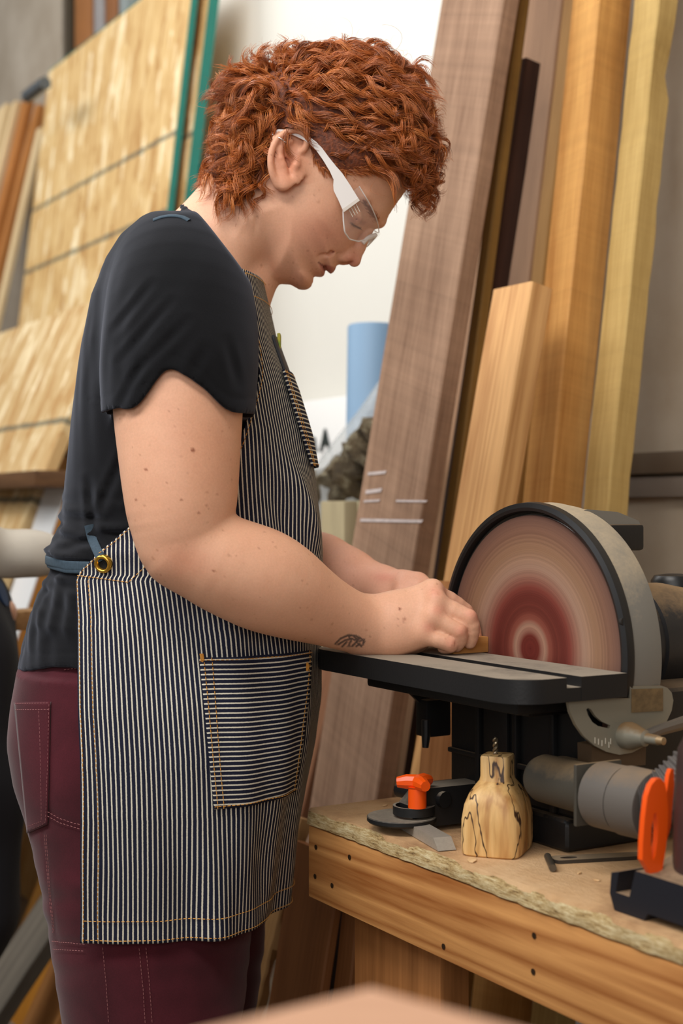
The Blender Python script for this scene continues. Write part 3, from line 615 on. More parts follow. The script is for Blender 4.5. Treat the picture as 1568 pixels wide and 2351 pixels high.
# =================================================================== dust hose
hose = thing('dust_hose', 'dusty grey ribbed dust hose with connector rings on the sander port', 'hose', (1.05, 1.0, BZ), A31)
m_conn = dusty('grey_connector', (92, 86, 80), (130, 108, 84), .3, .6)
cn = part('connector', G().lathe((pw, 1.089, pz-.002), (0.10, -1, -.01), [(0, .030), (.001, .0330), (.034, .0330), (.0335, .0322), (.036, .0322), (.0365, .0342), (.072, .0338), (.073, .031)], 44), m_conn, hose)
path = []
p0 = np.array([pw+.006, 1.020, pz-.002])
ctrl = [p0, p0+np.array([.008, -.014, .006]), p0+np.array([.028, -.03, .03]), p0+np.array([.065, -.045, .062]), p0+np.array([.11, -.06, .092]), p0+np.array([.17, -.07, .105]), p0+np.array([.26, -.07, .105])]
tt = np.linspace(0, len(ctrl)-1, 170); C = np.array(ctrl)
def smooth_path(C, n):
    C = np.asarray(C, float); m = len(C); out = []
    for u in np.linspace(0, m-1-1e-9, n):
        i = int(u); f = u-i; p = [C[max(i-1, 0)], C[i], C[min(i+1, m-1)], C[min(i+2, m-1)]]
        out.append(.5*((2*p[1])+(-p[0]+p[2])*f+(2*p[0]-5*p[1]+4*p[2]-p[3])*f*f+(-p[0]+3*p[1]-3*p[2]+p[3])*f**3))
    return np.array(out)
sp = smooth_path(C, 240); rads = .0305+.0016*np.sin(np.arange(240)*2*math.pi/6)
part('ribbed_hose', G().tube(sp, rads, 32), plain('grey_hose', (92, 86, 82), .6, noise=.25, nscale=40), hose, angle=60)

# =================================================================== things on the bench
# mitre gauge
mg = thing('mitre_gauge', 'black mitre gauge with an orange knob and aluminium bar left of the wooden bottle', 'mitre gauge', (.95, 1.40, BZ), A31)
m_mg = dusty('gauge_black', (24, 24, 25), (140, 128, 112), .28, .45)
m_or = plain('orange_plastic', (238, 84, 12), .35, spec=.5)
def bz(px, py, h=0.0): return on_z(px, py, BZ+h)
hb = bz(922, 1874, .016)
part('protractor_plate', G().lathe(hb-np.array([0, 0, .006]), (0, 0, 1), [(0, .038), (.002, .040), (.006, .040), (.007, .039)], 40), m_mg, mg)
cr = bz(950, 1860, .024)
part('pivot_ring', G().lathe(cr-np.array([0, 0, .004]), (0, 0, 1), [(0, .024), (.010, .024), (.010, .021), (0, .021)], 32, cap=False, close=True), m_mg, mg)
part('pivot_boss', G().lathe(cr-np.array([-.006, .006, .004]), (0, 0, 1), [(0, .014), (.009, .014), (.010, .013)], 24), m_mg, mg)
# body: chamfered block
bA = np.array([on_z(948, 1905, BZ+.012), on_z(968, 1832, BZ+.012)])
body_pts = [(958, 1898), (1008, 1905), (1092, 1893), (1092, 1812), (1012, 1808), (992, 1822)]
a = bz(950, 1915); b = bz(1095, 1898)
ex = (b-a); ex[2] = 0; ex /= np.linalg.norm(ex); ey = np.array([-ex[1], ex[0], 0])
if ey[0] < 0: ey = -ey
prof = [(0, .006), (0, .030), (.020, .050), (.16, .050), (.16, .006)]
part('fence_body', G().prism(prof, lambda s, h: a+ex*s+np.array([0, 0, h]), lambda s, h: a+ex*s+ey*.035+np.array([0, 0, h])), m_mg, mg)
part('backing_bar', G().tube([cr+np.array([.02, .06, .012]), cr+np.array([.03, -.02, .012])], .0095, 12), m_mg, mg)
kc = bz(958, 1854, .030)
kk = part('clamp_knob', G().lathe(kc, (0, 0, 1), [(0, .0105), (.022, .0105), (.024, .012)], 20), m_or, mg, label='orange plastic star knob')
for ang in (20, 140, 260):
    d = np.array([math.cos(math.radians(ang)), math.sin(math.radians(ang)), 0]); part('knob_wing', G().tube([kc+np.array([0, 0, .029]), kc+d*.012+np.array([0, 0, .029]), kc+d*.023+np.array([0, 0, .028])], [.0085, .0085, .006], 10), m_or, kk)
ba = bz(905, 1878, .003); bb = bz(1020, 1938, .006)
dv = bb-ba; dv[2] = 0; L = np.linalg.norm(dv); dv /= L; nv = np.array([-dv[1], dv[0], 0])
g = G(); rows = []
for s in (0, L-.012, L+.008):
    w2 = .0105; hh = .0125
    k = 0 if s < L else 1
    rows.append([ba+dv*(s)+nv*w2+np.array([0, 0, -ba[2]+BZ+.001]), ba+dv*(s-.014*k)+nv*w2+np.array([0, 0, -ba[2]+BZ+hh]), ba+dv*(s-.014*k)-nv*w2+np.array([0, 0, -ba[2]+BZ+hh]), ba+dv*(s+.0)-nv*w2+np.array([0, 0, -ba[2]+BZ+.001])])
g.grid(np.array(rows), closed_u=True); g.f.append((0, 1, 2, 3)); g.f.append((8, 9, 10, 11))
part('guide_bar', g, plain('brushed_aluminium', (176, 166, 152), .45, .35, noise=.12, nscale=300), mg, label='pale aluminium guide bar')
# wooden bottle with spalted figure
t = NT('spalted_maple'); mp = t.coords((1, 1, .16)); mp.inputs['Location'].default_value = (.3, 1.1, .2)
nz = t.n('ShaderNodeTexNoise', {'Vector': mp, 'Scale': 46.0, 'Detail': 3.0, 'Distortion': .6}); fine = t.n('ShaderNodeTexNoise', {'Vector': t.coords((1, 1, .1)), 'Scale': 260.0, 'Detail': 4.0})
col = t.ramp(nz, [(.3, lin((168, 116, 62))), (.46, lin((212, 168, 106))), (.62, lin((228, 188, 128))), (.75, lin((188, 136, 76)))])
zz = t.n('ShaderNodeTexNoise', {'Vector': t.coords((1, 1, .28)), 'Scale': 20.0, 'Detail': 4.0, 'Roughness': .55})
d = t.math('MINIMUM', t.math('ABSOLUTE', t.math('SUBTRACT', zz, .47)), t.math('ABSOLUTE', t.math('SUBTRACT', zz, .60))); ln = t.ramp(d, [(.005, (1, 1, 1)), (.011, (0, 0, 0))])
col = t.mix(ln, col, lin((62, 36, 20))); col = t.mix(.35, col, t.ramp(fine, [(.3, (.7, .66, .6)), (.7, (1.15, 1.15, 1.15))]), 'MULTIPLY')
t.color(col); t.b.inputs['Roughness'].default_value = .5; t.bump(fine, .15, .001); m_spalt = t.m
bc = on_z(1142, 1952, BZ)
btl = thing('wooden_bottle', 'squat spalted wood bottle form with a drill bit in its square neck', 'wooden bottle', (bc[0], bc[1], BZ), A31+math.radians(38))
prof = [(0, .0375, .030, .35), (.002, .0395, .032, .35), (.012, .0405, .033, .35), (.04, .0405, .033, .38), (.056, .0385, .031, .45), (.068, .034, .027, .55), (.076, .0265, .022, .6), (.082, .019, .0175, .5), (.087, .0172, .016, .35), (.108, .0170, .0158, .30), (.110, .0162, .015, .3), (.1105, .006, .006, 1.0)]
rows = []; an = np.linspace(0, 2*math.pi, 48, endpoint=False); th = math.radians(38); rs = np.random.RandomState(4)
for (h, ax, ay, ex_) in prof:
    h = h*.94
    c, s = np.cos(an), np.sin(an); x = ax*np.sign(c)*np.abs(c)**ex_; y = ay*np.sign(s)*np.abs(s)**ex_
    rows.append(np.stack([bc[0]+x*math.cos(th)-y*math.sin(th), bc[1]+x*math.sin(th)+y*math.cos(th), np.full(48, BZ+h)], 1))
g = G().grid(np.array(rows), closed_u=True); g.f.append(tuple(range(48))); g.f.append(tuple((len(prof)-1)*48+j for j in range(48)))
part('bottle_body', g, m_spalt, btl, angle=32)
g = G(); hs = np.linspace(0, 1, 60); top = np.array([bc[0]-.002, bc[1]+.001, BZ+.098])
for ph in (0, math.pi):
    g.tube([top+np.array([.0016*math.cos(u*14+ph), .0016*math.sin(u*14+ph), .024*u]) for u in hs], np.interp(hs, [0, .9, 1], [.0016, .0016, .0006]), 6)
part('drill_bit', g, plain('bit_steel', (150, 134, 110), .3, .8), btl, label='short twist drill bit')
# punch, flat key, chip
pp = bz(1257, 1966, .004); pe = bz(1269, 1993, .0045)
o = part('steel_pin', G().tube([pp, pe], .0038, 14), plain('dark_steel', (96, 88, 76), .4, .6), M=RM(pp)); tag(o, 'short steel pin lying in front of the sander base', 'pin')
f0 = bz(1268, 1976, .0015); f1 = bz(1500, 1964, .0015); dv = f1-f0; L = np.linalg.norm(dv); dv /= L; nv = np.array([-dv[1], dv[0], 0])
prof = [(s*L, w) for s, w in ((0, -.006), (.03, -.010), (.06, -.0105), (1, -.009), (1, .009), (.06, .0105), (.03, .010), (0, .006))]
hol = [[(.018+.006*math.cos(x)*1.6, .0045*math.sin(x)) for x in np.linspace(0, 2*math.pi, 12, endpoint=False)]]
o = part('flat_wrench', G().prism(prof, lambda s, w: f0+dv*s+nv*w+np.array([0, 0, -.0012]), lambda s, w: f0+dv*s+nv*w+np.array([0, 0, .0025]), holes=hol), dusty('wrench_steel', (66, 60, 54), (150, 130, 104), .4, .45, .4), M=RM(f0)); tag(o, 'flat steel wrench lying along the sander base', 'wrench')
def chip(px, py, s, rot, lb):
    c = bz(px, py, .0006); rs = np.random.RandomState(int(px)); a = np.linspace(0, 2*math.pi, 7, endpoint=False)
    poly = [(s*(1+.4*rs.rand())*math.cos(x), .4*s*(1+.4*rs.rand())*math.sin(x)) for x in a]; cr_, sr_ = math.cos(rot), math.sin(rot)
    f = lambda u, v, h: c+np.array([u*cr_-v*sr_, u*sr_+v*cr_, h])
    o = part('wood_chip', G().prism(poly, lambda u, v: f(u, v, 0), lambda u, v: f(u, v, .0014+.05*u)), wood('chip_wood', (190, 146, 96), (230, 196, 150)), M=RM(c)); tag(o, lb, 'wood chip', 'wood chips on the bench')
chip(1083, 1976, .009, .9, 'largest pale wood chip below the wooden bottle'); chip(884, 1850, .004, .3, 'tiny pale chip at the mitre gauge plate'); chip(1330, 2005, .003, .5, 'tiny wood chip in front of the flat wrench'); chip(1370, 2022, .003, 1.9, 'tiny wood chip left of the dark tool base')
# tool at the right edge
rt = thing('router_tool', 'dark tool with dovetailed base and orange fins at the right picture edge', 'power tool', (.93, .93, BZ), A31)
m_rb = dusty('tool_blue_black', (24, 26, 34), (150, 124, 96), .30, .5)
ca = bz(1400, 2087); yN, yF = .70, ca[1]; w0 = ca[0]
# base profile along the wall, cut by a dovetail notch near its far end
bp = [(yN, 0), (yN, .030), (yF-.034, .030), (yF-.026, .012), (yF-.008, .012), (yF-.012, .026), (yF-.002, .024), (yF, .010), (yF-.006, .0), (yF-.045, 0), (yF-.05, .005), (yF-.10, .005), (yF-.105, 0)]
bsx = part('tool_base', G().prism(bp, lambda y, h: (w0, y, BZ+1.4*h+.0005), lambda y, h: (w0+.12, y, BZ+1.4*h+.0005)), m_rb, rt)
part('base_slope', G().prism([(w0+.012, .042), (w0+.06, .058), (w0+.12, .058), (w0+.12, .042)], lambda w, h: (w, yN, BZ+h), lambda w, h: (w, yF-.036, BZ+h)), m_rb, bsx)
def fin(pts, hole, d, th, nm):
    P = lambda px, py: tuple(on_d(px, py, d)[[0, 2]])
    return part(nm, G().prism([P(*p) for p in pts], lambda a, b: (a, d, b), lambda a, b: (a, d+th, b), holes=[[P(*p) for p in hole]] if hole else []), m_or, rt, label='bright orange plastic fin')
fo = [(1475, 1975), (1476, 1935), (1480, 1880), (1486, 1830), (1495, 1803), (1506, 1789), (1517, 1787), (1526, 1797), (1531, 1820), (1534, 1860), (1533, 1900), (1529, 1945), (1522, 1990), (1514, 2030), (1506, 2032), (1490, 2000)]
fh = [(1497, 1968), (1495, 1935), (1496, 1900), (1501, 1870), (1506, 1864), (1509, 1875), (1511, 1905), (1509, 1935), (1504, 1965), (1500, 1975)]
fin(fo, fh, .945, .006, 'orange_fin')
fin([(1531, 1820), (1536, 1780), (1541, 1766), (1547, 1766), (1548, 1800), (1544, 1850), (1540, 1900), (1531, 1930)], None, .965, .005, 'orange_fin')
rc = on_d(1590, 1900, .93)
part('tool_body', G().lathe((rc[0]+.005, .92, BZ+.030), (.12, 0, 1), [(0, .026), (.02, .030), (.08, .034), (.12, .034), (.14, .026)], 32), plain('brown_black_body', (62, 46, 44), .4, noise=.2), rt, angle=50)

# =================================================================== blurred offcut right in front of the lens
ap = Q(852, 2268, .62); z0 = ap[2]
def dirp(deg, L): return np.array([math.sin(math.radians(deg))*L, math.cos(math.radians(deg))*L, 0])
c1 = ap-dirp(-50, .42); c2 = ap-dirp(54, .42); c3 = c1+c2-ap
c1, c2, c3 = [c+np.array([0, 0, 0]) for c in (c1, c2, c3)]
g = G().prism([tuple(x[:2]) for x in (ap, c1, c3, c2)], lambda x, y: (x, y, z0-.04), lambda x, y: (x, y, z0))
o = part('foreground_board', g, wood('blond_wood', (176, 134, 106), (192, 150, 122), along='x'), frame='C', M=Matrix.Translation(Vector(view(ap)))); tag(o, 'blurred blond wooden board corner close to the camera', 'board')
bw_ = part('support_post', G().box((ap[0]-.05, ap[1]-.25, -CZ), (ap[0]+.03, ap[1]-.17, z0-.04), .003), m_doug_leg, o, frame='C')
# =================================================================== implicit-surface modeller
class SDF:
    """a list of primitives blended in order, meshed with sparse surface nets"""
    def __init__(s): s.p = []
    def add(s, fn, lo, hi, k=.01, op='u', mar=.012):
        s.p.append((fn, np.array(lo)-mar-k, np.array(hi)+mar+k, k, op)); return s
    def sphere(s, c, r, k=.01, op='u', sc=(1, 1, 1)):
        c = np.array(c, float); sc = np.array(sc, float); mn = r*sc.min()
        def fn(P): return (np.linalg.norm((P-c)/sc, axis=-1)-r)*sc.min()
        return s.add(fn, c-r*sc, c+r*sc, k, op)
    def chain(s, pts, k=.01, op='u', sy=1.0):
        """pts: (x,y,z,r) swept with linear taper"""
        A = np.array(pts, float)
        for i in range(len(A)-1):
            a, b = A[i, :3], A[i+1, :3]; ra, rb = A[i, 3], A[i+1, 3]
            def fn(P, a=a, b=b, ra=ra, rb=rb):
                ab = b-a; L = ab.dot(ab)+1e-12; Q_ = P-a; t = np.clip((Q_ @ ab)/L, 0, 1)
                D = Q_-t[..., None]*ab
                if sy != 1.0: D = D*np.array([1, 1/sy, 1])
                return (np.sqrt((D*D).sum(-1))-(ra+t*(rb-ra)))*min(1, sy)
            m = max(ra, rb); lo = np.minimum(a, b)-m; hi = np.maximum(a, b)+m
            s.add(fn, lo, hi, k if i else k, op)
        return s
    def ev(s, P, blkc=None, blkr=None):
        """P: (n, m, 3) blocks of points"""
        D = np.full(P.shape[:2], .06, P.dtype)
        for fn, lo, hi, k, op in s.p:
            if blkc is not None:
                q = np.maximum(np.maximum(lo-blkc, blkc-hi), 0); sel = np.nonzero((q*q).sum(-1) < blkr*blkr)[0]
                if len(sel) == 0: continue
            else: sel = slice(None)
            d = fn(P[sel]); a = D[sel]
            if op == 'u':
                h = np.maximum(k-np.abs(a-d), 0)/k; D[sel] = np.minimum(a, d)-h*h*k*.25
            elif op == 's':
                d = -d; h = np.maximum(k-np.abs(a-d), 0)/k; D[sel] = np.maximum(a, d)+h*h*k*.25
            elif op == 'i':
                h = np.maximum(k-np.abs(a-d), 0)/k; D[sel] = np.maximum(a, d)+h*h*k*.25
            elif op == 'add': D[sel] = a+d
        return D
    def mesh(s, lo, hi, h, B=8, thr=1.35):
        lo = np.array(lo, float); hi = np.array(hi, float); bs = B*h
        nb = np.ceil((hi-lo)/bs).astype(int)
        I = np.stack(np.meshgrid(*[np.arange(n) for n in nb], indexing='ij'), -1).reshape(-1, 3)
        C = lo+(I+.5)*bs
        D = []
        for i in range(0, len(C), 40000):
            c = C[i:i+40000]; D.append(s.ev(c[:, None, :], c, bs*.9)[:, 0])
        D = np.concatenate(D); I = I[np.abs(D) < bs*.9*thr]
        g1 = np.arange(B+1); off = np.stack(np.meshgrid(g1, g1, g1, indexing='ij'), -1).reshape(-1, 3)
        keys, vpos, fl = [], [], []
        NX, NY, NZ = (nb+2)*B
        edges = []
        for i in range(0, len(I), 3000):
            J = I[i:i+3000]; base = J*B
            P = (lo+(base[:, None, :]+off[None])*h).astype(np.float32)
            V = s.ev(P, lo+(base+B/2)*h, bs*.9).reshape(-1, B+1, B+1, B+1)
            S = V < 0
            cnt = np.zeros(V.shape[:1]+(B, B, B), int)
            for a in (0, 1):
                for b in (0, 1):
                    for c in (0, 1): cnt += S[:, a:a+B, b:b+B, c:c+B]
            act = np.nonzero((cnt > 0) & (cnt < 8)); n_, x, y, z = act
            if len(n_) == 0: continue
            cv = {(a, b, c): V[n_, x+a, y+b, z+c] for a in (0, 1) for b in (0, 1) for c in (0, 1)}
            acc = np.zeros((len(n_), 3)); num = np.zeros(len(n_))
            for a in (0, 1):
                for b in (0, 1):
                    for ax in range(3):
                        p0 = [a, b]; p0.insert(ax, 0); p1 = list(p0); p1[ax] = 1
                        v0, v1 = cv[tuple(p0)], cv[tuple(p1)]; m = (v0 < 0) != (v1 < 0)
                        t = np.where(m, v0/np.where(m, v0-v1, 1), 0)
                        q = np.tile(np.array(p0, float), (len(n_), 1)); q[:, ax] = t
                        acc += q*m[:, None]; num += m
            g = base[n_]+np.stack([x, y, z], -1)
            vpos.append(lo+(g+acc/num[:, None])*h); key = (g[:, 0]*NY+g[:, 1])*NZ+g[:, 2]; keys.append(key)
            c0 = cv[(0, 0, 0)] < 0
            fl.append((g, c0, (cv[(1, 0, 0)] < 0), (cv[(0, 1, 0)] < 0), (cv[(0, 0, 1)] < 0)))
        keys = np.concatenate(keys); vpos = np.concatenate(vpos); order = np.argsort(keys); ks = keys[order]
        def find(g):
            k = (g[:, 0]*NY+g[:, 1])*NZ+g[:, 2]; i = np.searchsorted(ks, k); i = np.minimum(i, len(ks)-1)
            return np.where(ks[i] == k, order[i], -1)
        G0 = np.concatenate([f[0] for f in fl]); c0 = np.concatenate([f[1] for f in fl]); quads = []
        for ax in range(3):
            c1 = np.concatenate([f[2+ax] for f in fl]); m = c0 != c1; g = G0[m]; neg = c0[m]
            u = np.zeros(3, int); v = np.zeros(3, int); u[(ax+1) % 3] = 1; v[(ax+2) % 3] = 1
            q = np.stack([find(g), find(g-u), find(g-u-v), find(g-v)], -1)
            q[~neg] = q[~neg][:, ::-1]; ok = (q >= 0).all(1); quads.append(q[ok])
        return vpos, np.concatenate(quads)
def interp(tab, x):
    a = np.array(tab, float); o = np.argsort(a[:, 0]); a = a[o]
    return [np.interp(x, a[:, 0], a[:, i]) for i in range(1, a.shape[1])]
def C4(px, py, Y, rpx): return (*Q(px, py, Y), rpx/FPX*Y)
def poly_sd(P2, poly):
    """signed distance to a polygon, negative inside"""
    v = np.asarray(poly, float); n = len(v); d = np.full(P2.shape[:-1], 1e9); ins = np.zeros(P2.shape[:-1], bool)
    x, y = P2[..., 0], P2[..., 1]
    for i in range(n):
        a, b = v[i], v[(i+1) % n]; e = b-a; w0, w1 = x-a[0], y-a[1]
        t = np.clip((w0*e[0]+w1*e[1])/(e@e+1e-12), 0, 1); d = np.minimum(d, (w0-t*e[0])**2+(w1-t*e[1])**2)
        c = (a[1] > y) != (b[1] > y)
        ins ^= c & (x < (b[0]-a[0])*(y-a[1])/(b[1]-a[1]+1e-15)+a[0])
    return np.where(ins, -1, 1)*np.sqrt(d)
def smooth_closed(pts, n=4):
    p = np.array(pts, float); out = []; m = len(p)
    for i in range(m):
        a, b, c, d = p[i-1], p[i], p[(i+1) % m], p[(i+2) % m]
        for f in np.arange(n)/n: out.append(.5*(2*b+(c-a)*f+(2*a-5*b+4*c-d)*f*f+(3*b-a-3*c+d)*f**3))
    return np.array(out)
# =================================================================== the woman at the sander
YH = 1.78                                                   # depth of her mid plane
def xz(px, py, Y=None):
    q = Q(px, py, YH if Y is None else Y); return (q[0], q[2])
person = thing('person', 'woman in striped apron and black t-shirt bending over the disc sander', 'person', Q(330, 2351, YH)*np.array([1, 1, 0])+np.array([0, 0, -CZ]), 0.0, frame='C')

# ---- torso sections: y px, back px, front px, half width (m)
SEC = [(470, 395, 500, .05), (500, 372, 540, .085), (530, 322, 562, .125), (570, 282, 576, .150), (620, 252, 590, .165), (700, 222, 606, .172), (800, 200, 628, .172), (900, 184, 664, .168), (1000, 170, 692, .160), (1100, 158, 712, .152), (1200, 146, 724, .150),
       (1235, 136, 727, .151), (1262, 110, 728, .153), (1288, 125, 728, .152), (1306, 127, 728, .152), (1335, 112, 727, .155), (1370, 95, 726, .160), (1420, 74, 724, .166), (1500, 58, 719, .172), (1600, 38, 712, .178), (1700, 27, 698, .182), (1800, 38, 676, .182), (1900, 66, 658, .178), (2000, 90, 642, .172), (2100, 108, 625, .168), (2200, 118, 605, .165), (2400, 130, 590, .165)]
SECZ = [(Q(0, y, YH)[2], xz((b+f)/2, y)[0], (f-b)/2/FPX*YH, w) for y, b, f, w in SEC]
def sec(z): return interp(SECZ, z)                          # centre x, half depth a, half width b

# ---------------------------------------------------------------- body (skin)
B = SDF()
face = [(594, 628), (608, 624), (624, 642), (647, 652), (666, 653), (685, 664), (703, 665), (716, 656), (720, 641), (722, 634), (735, 636), (746, 631), (747.5, 622), (748.5, 621), (758, 628), (768, 623), (772, 613), (776, 606), (784, 597), (800, 585), (818, 556), (834, 533), (846, 527), (864, 523), (879, 511), (892, 496), (906, 474), (919, 456), (933, 436), (948, 405), (959, 360), (962, 310), (950, 258), (922, 212), (870, 176), (800, 156), (720, 156), (645, 174), (590, 212), (554, 262), (540, 320), (544, 372), (540, 428), (505, 468), (476, 530), (490, 615), (562, 646)]
facep = np.array([xz(*p) for p in smooth_closed(face, 2)])
WMX = .0765; WS = .078
def head(P):
    d2 = poly_sd(P[..., [0, 2]], facep); s_ = np.maximum(-d2, 0)
    # jaw and face are narrower than the skull
    t_ = np.clip(s_/WS, 0, 1); w = np.sqrt(np.maximum(1-(1-t_)**2, 0))
    fx = (P[..., 0]-xz(640, 400)[0])*.80+(P[..., 2]-xz(640, 400)[1])*-.60         # toward the face, head axis
    fy = (P[..., 0]-xz(640, 400)[0])*-.60+(P[..., 2]-xz(640, 400)[1])*-.80 if False else (P[..., 0]-xz(690, 330)[0])*.25-(P[..., 2]-xz(690, 330)[1])*.97   # toward the chin
    wm = WMX-.016*np.clip((fy-.03)/.13, 0, 1)
    # eye socket
    e = xz(826, 509); r2 = ((P[..., 0]-e[0])/.017)**2+((P[..., 2]-e[1])/.013)**2
    wy = w*wm-.006*np.exp(-r2)
    cb = xz(770, 520); r3 = ((P[..., 0]-cb[0])/.03)**2+((P[..., 2]-cb[1])/.022)**2; wy = wy+.0035*np.exp(-r3)
    ck = xz(700, 590); r4 = ((P[..., 0]-ck[0])/.035)**2+((P[..., 2]-ck[1])/.03)**2; wy = wy+.002*np.exp(-r4)
    lat = np.abs(P[..., 1]-YH)-wy
    k = .004; a, b = lat*.75, d2
    h = np.maximum(k-np.abs(a-b), 0)/k; return np.maximum(a, b)+h*h*k*.25
lo = facep.min(0); hi = facep.max(0)
B.add(head, (lo[0], YH-.08, lo[1]), (hi[0], YH+.08, hi[1]), .006)
# nose
def S(px, py, dy, r): q = Q(px, py, YH); return (q[0], q[1]+dy, q[2], r)
B.chain([S(846, 532, 0, .0052), S(826, 566, 0, .0062), S(813.5, 598, 0, .0082)], .008)
for sg in (-1, 1):
    B.sphere(S(795, 592, sg*.0095, 0)[:3], .0078, .006, sc=(1.15, .9, .9))
    B.chain([S(800, 578, sg*.006, .0065), S(782, 594, sg*.012, .004)], .008)
    B.sphere(S(799, 606, sg*.0062, 0)[:3], .0036, .003, 's', sc=(1.5, .8, .9))
    # lips, folds, eyes
    B.chain([S(752, 628, 0, .0016), S(744, 614, sg*.013, .0016), S(731, 602, sg*.0255, .0014)], .003, 's')
    B.chain([S(774, 583, sg*.021, .0012), S(756, 590, sg*.031, .0016), S(735, 600, sg*.036, .001)], .006, 's')
    B.sphere(S(809, 511, sg*.0325, 0)[:3], .0122, .003)
    B.chain([S(832, 508, sg*.020, .0035), S(818, 500, sg*.034, .0035), S(803, 497, sg*.046, .003)], .005)
    B.chain([S(826, 524, sg*.024, .0007), S(814, 517, sg*.0445, .0009), S(804, 511, sg*.047, .0007)], .0015, 's')
    B.chain([S(872, 508, sg*.008, .006), S(858, 488, sg*.026, .006), S(836, 468, sg*.046, .005)], .012)
# neck
B.chain([(*Q(606, 440, YH), .055), (*Q(545, 505, YH), .0575), (*Q(485, 568, YH), .056), (*Q(450, 640, YH), .05)], .02)
B.chain([(*Q(596, 470, YH-.042), .012), (*Q(556, 560, YH-.034), .012), (*Q(528, 640, YH-.02), .012)], .022)    # neck muscle
B.chain([(*Q(600, 560, YH), .030), (*Q(574, 640, YH), .030), (*Q(545, 720, YH), .034)], .012)
B.chain([(*Q(593, 470, YH-.071), .0011), (*Q(583, 560, YH-.06), .0014), (*Q(590, 615, YH-.036), .0018), (*Q(594, 632, YH-.01), .002)], .004, 's')
# ear
for sg in (-1, 1):
    def E_(px, py, l, r): q = Q(px, py, YH-.072); return (q[0], YH+sg*(.0730+l), q[2], r)
    c = E_(662, 366, .006, 0)[:3]; th = .28
    def plate(P, c=np.array(c), sg=sg):
        d = P-c; u = d[..., 0]*math.cos(th)+d[..., 2]*math.sin(th); v = -d[..., 0]*math.sin(th)+d[..., 2]*math.cos(th)
        yy = (d[..., 1]*sg)+u*.28-.002
        return (np.sqrt((u/.0205)**2+(v/.034)**2+(yy/.0040)**2)-1)*.0040
    B.add(plate, np.array(c)-.04, np.array(c)+.04, .004)
    B.sphere(E_(664, 372, .017, 0)[:3], .0125, .004, 's', sc=(.85, .9, 1.25))
    B.sphere(E_(668, 395, .012, 0)[:3], .005, .003, 's', sc=(.8, .9, 1.7))
    B.sphere(E_(683, 330, .0125, 0)[:3], .0062, .003, 's', sc=(1.35, .8, 1.2))
    hl = [(684, 357, .004, .0034), (698, 347, .0065, .0036), (705, 330, .0085, .0036), (700, 316, .010, .0036), (690, 308, .0115, .0036), (677, 305, .013, .0037), (663, 309, .0145, .0037), (650, 318, .016, .0037), (638, 329, .0175, .0037), (629, 346, .0185, .0036), (624, 363, .0185, .0036), (623, 381, .0175, .0036), (625, 398, .0155, .0038), (631, 414, .012, .0044), (640, 426, .008, .0052)]
    B.chain(smooth_path([E_(*p) for p in hl], 40), .0016)
    B.chain([E_(*p) for p in [(668, 330, .010, .003), (650, 336, .0125, .0034), (643, 352, .0135, .0034), (646, 370, .0130, .0034), (651, 384, .0115, .0034), (655, 397, .010, .0034)]], .004)
    B.chain([E_(*p) for p in [(682, 372, .007, .0036), (680, 384, .0085, .0038), (674, 397, .006, .0034)]], .004)
    B.chain([E_(*p) for p in [(680, 357, .003, .0030), (662, 356, .0045, .0026)]], .004)
    B.sphere(E_(648, 424, .007, 0)[:3], .0078, .006, sc=(1, .7, 1.2))
# hidden trunk and limbs keep the figure one piece
B.chain([(*Q(440, 680, YH), .07), (*Q(420, 900, YH), .10), (*Q(410, 1300, YH), .10), (*Q(390, 1600, YH), .11)], .05)
for sg in (-1, 1): B.chain([(*Q(440, 690, YH), .06), (*Q(420, 700, YH+sg*.13), .05)], .04)
B.chain([(*Q(390, 1580, YH-.085), .08), (*Q(355, 2150, YH-.085), .07), (*Q(340, 3060, YH-.09), .045)], .04)
B.chain([(*Q(390, 1580, YH+.085), .08), (*Q(375, 2150, YH+.085), .07), (*Q(370, 3040, YH+.09), .045)], .04)
# near (right) arm
ARM = [(404, 680, 1.625, 100), (404, 760, 1.598, 134), (408, 860, 1.588, 138), (409, 950, 1.58, 137), (412, 1050, 1.572, 128), (415, 1130, 1.568, 119), (417, 1190, 1.566, 108), (428, 1238, 1.566, 93)]
B.chain(smooth_path([C4(*p) for p in ARM], 22), .012)
FORE = [(424, 1252, 1.566, 86), (500, 1290, 1.572, 101), (590, 1326, 1.588, 108), (645, 1352, 1.602, 98), (700, 1381, 1.62, 82), (770, 1413, 1.645, 66), (832, 1436, 1.664, 57), (850, 1440, 1.668, 56)]
B.chain(smooth_path([C4(*p) for p in FORE], 24), .012)
B.chain([C4(398, 1276, 1.560, 46), C4(386, 1262, 1.560, 40)], .03)                      # elbow point
